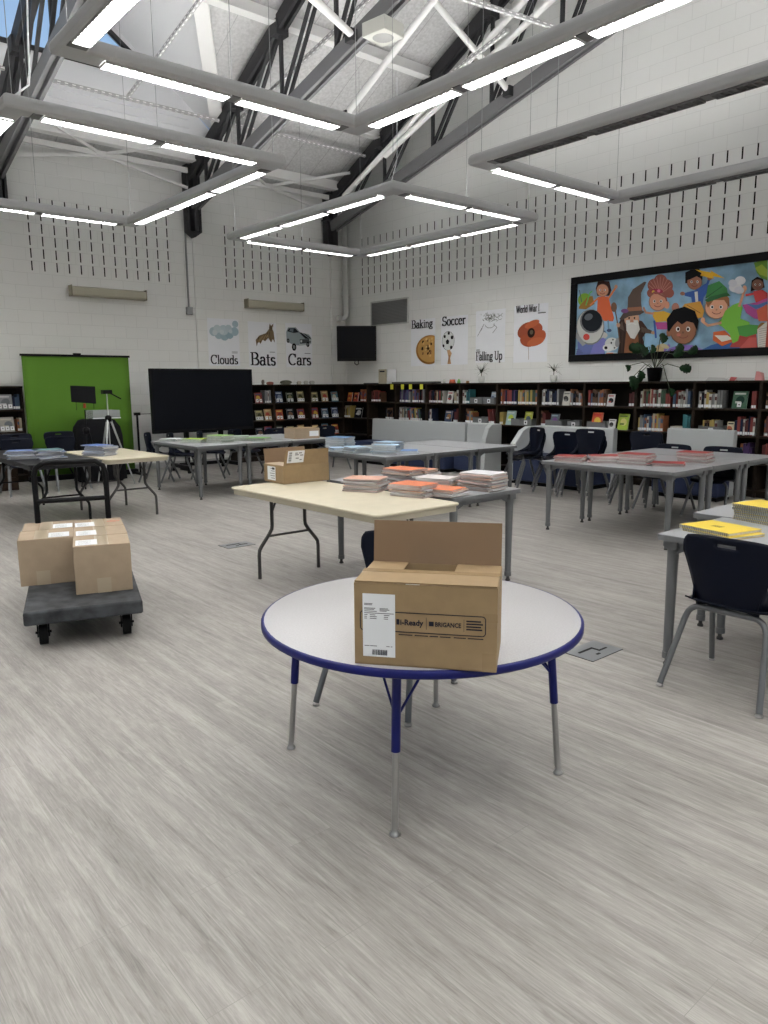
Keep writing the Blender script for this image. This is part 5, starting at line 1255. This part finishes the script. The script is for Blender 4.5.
M(TAPEB).box((-w/2-.001,-d/2+.125,h+.0072),(w/2+.001,-d/2+.165,h+.0078)).box((w/2+.0002,-d/2+.125,h-.05),(w/2+.0008,-d/2+.165,h+.0078)).box((w/2-.045,-d/2-.0008,h*.60),(w/2+.001,-d/2-.0002,h*.70)).box((w/2-.045,-d/2-.0008,.0),(w/2-.005,-d/2-.0002,.06)).build('tape', t)
lb = M(PAPER).box((-w/2+.028,-d/2-.0012,.028),(-w/2+.134,-d/2-.0003,.238)).build('shipping_label', t)
XF = lambda x, z, y=-d/2-.0014: Matrix(((1,0,0,x),(0,0,-1,y),(0,1,0,z),(0,0,0,1)))
g = M(PRINT); text_mesh(g, 'MISSOURI', .010, XF(-w/2+.034, .216), sx=.8) if False else None
g.use(PRINTG); x0 = -w/2+.033
for k, (zz, a, b) in enumerate(((.205,0,.030),(.201,.0,.028),(.190,0,.04),(.186,0,.036),(.190,.055,.085),(.186,.055,.09),(.182,.055,.08),(.180,0,.045),(.174,0,.105),(.168,0,.012),(.168,.02,.04),(.168,.07,.09),(.162,0,.01),(.162,.02,.045),(.162,.07,.085),(.156,0,.01),(.156,.02,.044),(.156,.07,.085),(.064,0,.018),(.064,.02,.045),(.064,.078,.09),(.064,.094,.10))): a *= .92; b *= .92; g.box((x0+a,-d/2-.0015,zz-.0012),(x0+b,-d/2-.0012,zz+.0012))
g.use(PRINT); barcode(g, x0+.025, .034, .05, .018, -d/2-.0016); g.build('label_print', lb)
g = M(PRINT); INK = g
def outline(pts, wd):
    for p, q in zip(pts, pts[1:]+pts[:1]): bar(INK, (p[0],-d/2-.0006,p[1]), (q[0],-d/2-.0006,q[1]), .0006, wd, (-(q[1]-p[1]),0,(q[0]-p[0])))
outline(rrect(-w/2+.02, .116, w/2-.036, .180, .010), .0030)
text_mesh(g, 'i-Ready', .026, XF(-w/2+.150, .140, -d/2-.0008), sx=.95); text_mesh(g, 'BRIGANCE', .0205, XF(-w/2+.262, .1405, -d/2-.0008), sx=.84)
g.prism(ell(0,0,0,0,3), 0, 0) if False else None
g.box((-w/2+.138,-d/2-.0009,.140),(-w/2+.148,-d/2-.0004,.158)).box((-w/2+.243,-d/2-.0009,.1405),(-w/2+.258,-d/2-.0004,.1555)); g.box((-w/2+.234,-d/2-.0009,.128),(-w/2+.2352,-d/2-.0004,.168)); g.box((-w/2+.353,-d/2-.0009,.128),(-w/2+.3542,-d/2-.0004,.168))
for k in range(4): text_mesh(g, ('READY BOOKS', 'LEARNING HUB', 'CLASS SET', 'PRACTICE')[k], .0085, XF(0,0), sx=.8) if False else g.box((w/2-.096,-d/2-.0009,.161-.009*k),(w/2-.096+(.046,.052,.046,.050)[k],-d/2-.0004,.1655-.009*k))
for a, b in ((.145,.19),(.197,.24),(.245,.272),(.278,.312),(.322,.36),(.366,.415)): g.box((-w/2+a,-d/2-.0009,.1055),(-w/2+b,-d/2-.0004,.1085))
g.build('printed_logo', t)

def flapbox(name, label, loc, rz, w, d, h, fl=None, grp=None, m_=CARD):
    t = thing(name, label, 'box', loc, rz, grp)
    return t
# open carton on the cream folding table
t = thing('open_box', 'open brown carton with white labels on the cream folding table', 'box', (-7.033, -8.38, .741), R(-2.2))
w, d, h = .452, .32, .150
# measured corners: front-left bottom (-7.23,-8.46)... local -y faces the camera
g = M(CARD); g.box((-w/2,-d/2,0),(w/2,-d/2+th,h)).box((-w/2,d/2-th,0),(w/2,d/2,h)).box((-w/2,-d/2+th,0),(-w/2+th,d/2-th,h)).box((w/2-th,-d/2+th,0),(w/2,d/2-th,h)).box((-w/2,-d/2,0),(w/2,d/2,th)); g.build('carton_body', t)
g = M(CARDL); g.box((-w/2,-d/2+.004,h),(-w/2+.15,d/2-.004,h+.004)); g.build('left_flap', t)
g = M(CARDL); g.box((w/2-.10,-d/2+.004,h),(w/2,d/2-.004,h+.004)); g.build('right_flap', t)
g = M(CARD); g.X = Matrix.Translation((0,-d/2,h)) @ Matrix.Rotation(R(16), 4, 'X')
g.raw([(-w/2+.004,0,0),(w/2-.004,0,0),(w/2-.025,0,.135),(-w/2+.008,0,.135),(-w/2+.004,.004,0),(w/2-.004,.004,0),(w/2-.025,.004,.135),(-w/2+.008,.004,.135)], [(0,1,2,3),(7,6,5,4),(0,4,5,1),(1,5,6,2),(2,6,7,3),(3,7,4,0)]); ff = g.build('front_flap', t)
g = M(PAPER); g.X = Matrix.Translation((0,-d/2,h)) @ Matrix.Rotation(R(16), 4, 'X'); g.box((-w/2+.03,-.0012,.025),(-w/2+.19,0,.130)); g.use(PRINT); 
for k in range(9): g.box((-w/2+.042,-.0018,.034+.010*k),(-w/2+.070,-.0012,.034+.010*k+(.006 if k % 2 else .004)))
for k, (a, b, z) in enumerate(((.10,.125,.105),(.135,.165,.105),(.10,.135,.09),(.15,.18,.085),(.11,.14,.06),(.15,.17,.045))): g.use(PRINTG).box((-w/2+a,-.0018,z),(-w/2+b,-.0012,z+.008))
g.build('shipping_label', t)
g = M(CARDI); g.X = Matrix.Translation((0,d/2,h)) @ Matrix.Rotation(R(-10), 4, 'X'); g.box((-w/2+.01,-.004,0),(w/2-.03,0,.125)); g.build('back_flap', t)
lb = M(PAPER).box((-w/2-.0012,-.03,.02),(-w/2,.10,.135)).build('side_label', t)
g = M(PRINTG)
for k in range(5): g.box((-w/2-.0018,-.02,.035+.02*k),(-w/2-.0012,.04+.01*(k % 3),.040+.02*k))
g.use(PRINT).box((-w/2-.0018,-.02,.11),(-w/2-.0012,.02,.128)); g.build('label_print', lb)
# small closed box on the far table
t = thing('small_box', 'small closed brown box with a white label on the far grey table', 'box', (-4.02, -4.05, .741), R(-6))
w, d, h = .44, .34, .155
M(CARDL).box((-w/2,-d/2,0),(w/2,d/2,h)).build('carton_body', t, bevel=.003)
M(CARD).box((-w/2,-d/2+.01,h),(w/2,d/2-.01,h+.005)).build('lid_flaps', t); M(PAPER).box((.04,-d/2-.001,.035),(w/2-.02,-d/2,.115)).build('shipping_label', t)

# ------------------------------------------------------------------ platform cart with cartons
ca = R(-18); F0 = Vector((-9.175, -9.27, 0)); e = Vector((math.cos(ca), math.sin(ca), 0)); dd = Vector((-math.sin(ca), math.cos(ca), 0))
DZ = .25; CL = 1.34
t = thing('platform_cart', 'grey platform cart with black push handle carrying cartons', 'cart', F0 + dd*CL/2, ca)
g = M(GRAN); g.box((-.335,-CL/2,DZ-.085),(.335,CL/2,DZ)); g.build('deck', t, bevel=.014, seg=3)
g = M(BLK); hp = [(-.275,CL/2-.04,DZ-.02),(-.275,CL/2-.03,.91),(-.26,CL/2-.03,.965),(-.205,CL/2-.03,1.0),(.145,CL/2-.03,1.0),(.20,CL/2-.03,.965),(.215,CL/2-.03,.91),(.215,CL/2-.04,DZ-.02)]
g.tube(hp, .020, 12); g.build('push_handle', t); M(BLK).tube([(-.275,CL/2-.035,.72),(.215,CL/2-.035,.72)], .018, 10).build('cross_bar', t)
for sx in (-1, 1):
    for sy in (-1, 1):
        x, y = sx*.24, sy*(CL/2-.16)
        cs = M(BLK).box((x-.045,y-.045,DZ-.10),(x+.045,y+.045,DZ-.083)).box((x-.035,y-.02,.05),(x-.028,y+.03,DZ-.09)).box((x+.028,y-.02,.05),(x+.035,y+.03,DZ-.09)).tube([(x-.045,y,.075),(x+.045,y,.075)], .008, 8).build('caster_fork', t)
        M(RUB).tube([(x-.024,y,.064),(x+.024,y,.064)], .0635, 20).build('wheel', cs)
def carton(pos, label, lx, mark=False, w=.342, d=.335, h=.310, tp=(.0, .07)):
    t = thing('sealed_carton', label, 'box', pos, ca+R(random.uniform(-1.2,1.2)), 'sealed cartons on the platform cart')
    M(CARDL).box((-w/2,-d/2,0),(w/2,d/2,h)).build('carton_body', t, bevel=.004)
    M(TAPE).box((tp[0]-.042,-d/2+.002,h),(tp[0]+.042,d/2-.002,h+.0008)).box((tp[0]-.042,-d/2-.0008,0),(tp[0]+.042,-d/2,.095)).build('tape', t)
    lb = M(PAPER).box((lx-.065,-d/2+.03,h+.0009),(lx+.065,-d/2+.20,h+.0016)).build('shipping_label', t)
    g = M(PRINTG)
    for k in range(7): g.box((lx-.05,-d/2+.045+.02*k,h+.0017),(lx+.03-.02*(k % 2),-d/2+.048+.02*k,h+.002))
    g.build('label_print', lb)
    if mark:
        g = M(pal(214,60,40)); pts = ell(.11, .02, .042, .028, 18)
        for p, q in zip(pts, pts[1:]+pts[:1]): bar(g, (*p,h+.001), (*q,h+.001), .004, .0006)
        for p, q in (((.09,.01),(.10,.03)),((.10,.03),(.115,.012)),((.115,.012),(.13,.03))): bar(g, (*p,h+.001), (*q,h+.001), .004, .0006)
        g.build('red_mark', t)
def onc(u, v): return F0 + e*u + dd*v + Vector((0,0,DZ+.0005))
q0 = Vector((-8.911, -8.881, DZ+.0005)); q1 = Vector((-9.12, -8.43, DZ+.0005))
carton(q0, 'sealed carton at the front of the right column on the cart', -.09)
carton(q0+dd*.343+e*.004, 'sealed carton in the middle of the right column on the cart', -.09)
carton(q0+dd*.686+e*.0, 'sealed carton at the back right on the cart with a red circled mark', -.09, mark=True)
carton(q1, 'sealed carton at the front of the left column on the cart', .08, tp=(-.03,0))
carton(q1+dd*.343+e*.012, 'sealed carton at the back left on the cart', .09, tp=(-.02,0))

# ------------------------------------------------------------------ stacks of workbooks
def workbook_mesh(name, cover, w, d, th, spine='plain'):
    g = M(cover); g.box((-w/2,-d/2,0),(w/2,d/2,.002)).box((-w/2,-d/2,th-.002),(w/2,d/2,th))
    if spine == 'fold': g.box((-w/2,-d/2,0),(-w/2+.001,d/2,th))
    g.use(PAGES).box((-w/2+.0012,-d/2+.0015,.002),(w/2-.0015,d/2-.0015,th-.002))
    if spine == 'spiral':
        g.use(pal(128,130,126)); n = 26
        for k in range(n): g.cbox((-w/2+.001, -d/2+.012+(d-.024)*k/(n-1), th/2), (.010, .0022, th+.002))
    o = g.build(name); me = o.data; bpy.data.objects.remove(o); return me
def stackbooks(px, py, n, cols, name, cat, label, group, w=.215, d=.28, th=.011, rz=0, base=.7405, spine='plain', jit=7, drift=.018, top=None, pos=None, seed=None, artwork=None):
    w *= 1.06; d *= 1.06; n = max(n, round(n*1.3)) if spine == 'white' else n; rnd = random.Random(seed or int(px*7+py)); p = pos or atz(px, py, base); z = base+.0008
    for k in range(n):
        c = cols[k % len(cols)] if k < n-1 or top is None else top
        key = (name, c if isinstance(c, tuple) else c.name, w, d, th, spine)
        if key not in BK: BK[key] = workbook_mesh(name, pal(*c) if isinstance(c, tuple) else c, w, d, th, spine)
        o = bpy.data.objects.new(name, BK[key]); C.objects.link(o)
        o.location = (p[0]+rnd.uniform(-drift,drift), p[1]+rnd.uniform(-drift,drift), z); o.rotation_euler = (0,0,R(rz+rnd.uniform(-jit,jit)+(180 if spine != 'spiral' and rnd.random() < .3 else 0)))
        pos_ = 'top one' if k == n-1 else ('lowest' if k == 0 else ORD[k]+' up')
        _ = 'topmost' if k == n-1 else ('lowest' if k == 0 else ORD[k]+' from the bottom')
        tag(o, '%s %s, %s' % (label[0], pos_, label[1]) if False else '%s, %s in %s' % (label[0], pos_, label[1]), cat, group)
        if artwork and k == n-1: artwork(o, w, d, th)
        z += th+.0006
ORC = (204,112,70); MAG = [(184,150,140), (196,196,200), (120,112,118), (206,160,130), (170,170,178)]
def mag(px, py, n, lab, rz, top=ORC, w=.215, d=.275, th=.0105, **k): stackbooks(px, py, n, MAG, 'magazine', 'magazine', ('thin stapled workbook', 'pile '+lab), 'orange and white workbooks on the centre tables', w, d, th, rz, spine='white', top=top, **k)
mag(366, 490, 7, 'leftmost on the cream table', 28, top=(196,150,130)); mag(414, 495, 6, 'at the cream table front', 15); mag(418, 482, 8, 'just behind the front orange pile', 20, top=(190,130,100))
mag(452, 478, 9, 'tallest at the back', 10, pos=(-6.52,-9.18)); mag(463, 494, 4, 'right of the front pile', 12, pos=(-6.73,-9.85)); mag(498, 486, 9, 'white, far right grey corner', 8, top=(206,206,210), pos=(-6.30,-9.85)); mag(470, 486, 6, 'left of the white end pile', 25, top=(196,190,188), pos=(-6.50,-9.55))
mag(0, 0, 6, 'at the far side of the grey table', 24, top=ORC, pos=(-6.62,-9.35)) if False else None
# crumpled white paper at the far side
g = M(PAPER); vs = []; rnd = random.Random(4)
for i in range(9):
    for j in range(7): vs.append((-.14+.035*i, -.10+.033*j, .002+.035*math.sin(i*.4)*math.sin(j*.52)+rnd.uniform(0,.008)))
g.raw(vs, [(i*7+j, (i+1)*7+j, (i+1)*7+j+1, i*7+j+1) for i in range(8) for j in range(6)], True); o = g.build('paper_sheet', solid=.001); o.location = (-6.64, -8.78, .743); tag(o, 'crumpled white paper sheet at the back edge of the grey centre table', 'paper')
# blue workbooks in front of the sofa
LB = [(150,172,190), (186,196,204), (110,146,176), (190,200,206)]
def blu(n, lab, pos, rz, top=(150,176,200), **k): stackbooks(0, 0, n, LB, 'workbook', 'workbook', ('pale blue workbook', 'pile '+lab), 'pale blue workbooks in front of the sofa', .22, .28, .0115, rz, spine='white', top=top, pos=pos, seed=len(lab), **k)
blu(10, 'tallest, at the back left', (-4.83, -6.10), 20, top=(84,124,164)); blu(5, 'in the middle behind the front pile', (-4.98, -6.62), -10); blu(7, 'front one by the table corner', (-4.85, -7.02), 35); blu(3, 'low, left of the front', (-5.0, -6.36), 60); blu(8, 'behind the front pile, right side', (-4.62, -6.80), 15); blu(2, 'flat, bright blue, far right', (-4.62, -7.12), 50, top=(90,130,186))
# blue and white workbooks on the left tables
def bl2(n, lab, pos, rz, top, **k): stackbooks(0, 0, n, [(120,140,176), (176,184,200), (92,110,150)], 'workbook', 'workbook', ('blue workbook', 'pile '+lab), 'blue workbooks on the left tables', .22, .29, .012, rz, spine='white', top=top, pos=pos, seed=len(lab)+50, jit=16, drift=.03, **k)
pa = atz(23, 459, .7405); pb = atz(47, 458, .7405); pc = atz(108, 455, .7405)
bl2(6, 'at the left end of the black table', (pa.x, pa.y), 80, (92,112,164)); bl2(6, 'with teal cover, black table', (pb.x+.02, pb.y), 75, (70,110,116)); bl2(8, 'on the left cream table', (pc.x-.08, pc.y+.03), 30, (78,106,164))
# green workbooks
def grn(n, lab, pos, rz, top=(130,170,90), **k): stackbooks(0, 0, n, [(170,186,176), (190,198,196), (120,150,120)], 'workbook', 'workbook', ('green workbook', 'pile '+lab), 'green workbooks on the far grey tables', .23, .29, .0115, rz, spine='white', top=top, pos=pos, seed=len(lab)+90, **k)
for (px, py, n, l, rz, tp) in ((176, 441, 2, 'flat white, far left end', 20, (200,204,206)), (198, 443, 4, 'left, with a lime cover', 40, (150,176,60)), (224, 443, 7, 'tall, in the middle', 15, (130,176,84)), (241, 441, 5, 'right of the tall one', 60, (176,190,180)), (262, 441, 3, 'low, beside the small box', 30, (120,176,90))):
    q = atz(px, py, .7405); grn(n, l, (q.x, q.y+.10), rz, tp)
# red workbooks
RD = [(196,180,180), (150,50,50), (204,204,206), (120,44,48), (200,190,190)]
def red(n, lab, pos, rz, top=(150,48,44), **k): stackbooks(0, 0, n, RD, 'workbook', 'workbook', ('red workbook', 'pile '+lab), 'red workbooks on the right grey tables', .215, .28, .0115, rz, spine='white', top=top, pos=pos, seed=len(lab)+140, **k)
for (px, py, n, l, rz) in ((570, 462.5, 4, 'leftmost on its table', 20), (604, 463.5, 5, 'second, loosely spread', 40), (636, 465.5, 7, 'third from the left', 12), (668, 467, 2, 'low, at the near corner', 30), (696, 463.5, 7, 'tall, far right', 8)):
    q = atz(px, py, .7405); red(n, l, (q.x+.10, q.y+.06), rz)
# yellow spiral workbooks
YC = [(204,176,60), (196,196,190), (206,180,70)]
def cover(o, w, d, th):
    g = M(pal(90,80,40))
    X = Matrix.Translation((.03, .05, th+.0004)) @ Matrix.Rotation(R(-90), 4, 'Z')
    for k in range(5): g.box((-.03-.0+.0, .03-.012*k, th+.0002), (.01+.002*k, .036-.012*k, th+.0006))
    g.build('cover_print', o)
def yel(n, lab, pos, rz, top=(210,184,60), **k): stackbooks(0, 0, n, YC, 'spiral_workbook', 'workbook', ('yellow spiral workbook', 'pile '+lab), 'yellow workbooks in the right foreground', .245, .30, .0135, rz, spine='spiral', top=top, pos=pos, seed=len(lab)+200, jit=4, **k)
q = atz(722, 531, .755); yel(1, 'low pair beside the chair', (-6.645, -11.885), -18)
stackbooks(0, 0, 1, [(210,184,60)], 'spiral_workbook', 'workbook', ('yellow spiral workbook with printed cover', 'the low pair beside the chair'), 'yellow workbooks in the right foreground', .245, .30, .016, -13, spine='spiral', jit=1, drift=.002, base=.7405+.0147, pos=(-6.62, -11.87), seed=3, artwork=cover)
q = atz(756, 519, .7405); yel(7, 'tall, at the right edge', (-6.08, -11.92), -14)
# a slim white wand across the shelf front at the right edge: wall-mounted rail of a lamp arm
# ------------------------------------------------------------------ floor outlets, remaining small things
for i, (px, py, l) in enumerate(((237, 545, 'square metal floor outlet plate left of the cream folding table'), (593, 651, 'square metal floor outlet plate right of the round table'))):
    q = atz(px, py, 0); t = thing('floor_outlet', l, 'floor outlet', (q.x, q.y, 0), 0, 'metal floor outlet plates')
    M(mat('outlet plate', (.22,.23,.24), .4, .4)).box((-.15,-.10,0),(.15,.10,.004)).build('cover_plate', t)
    g = M(BLK); g.box((-.152,-.102,0),(.152,.102,.002)); g.box((-.10,.02,.004),(.02,.035,.006)).box((.02,-.03,.004),(.035,.035,.006)).box((.02,-.03,.004),(.10,-.018,.006)).box((-.04,-.06,.004),(-.01,-.045,.006)); g.build('cover_gap', t)
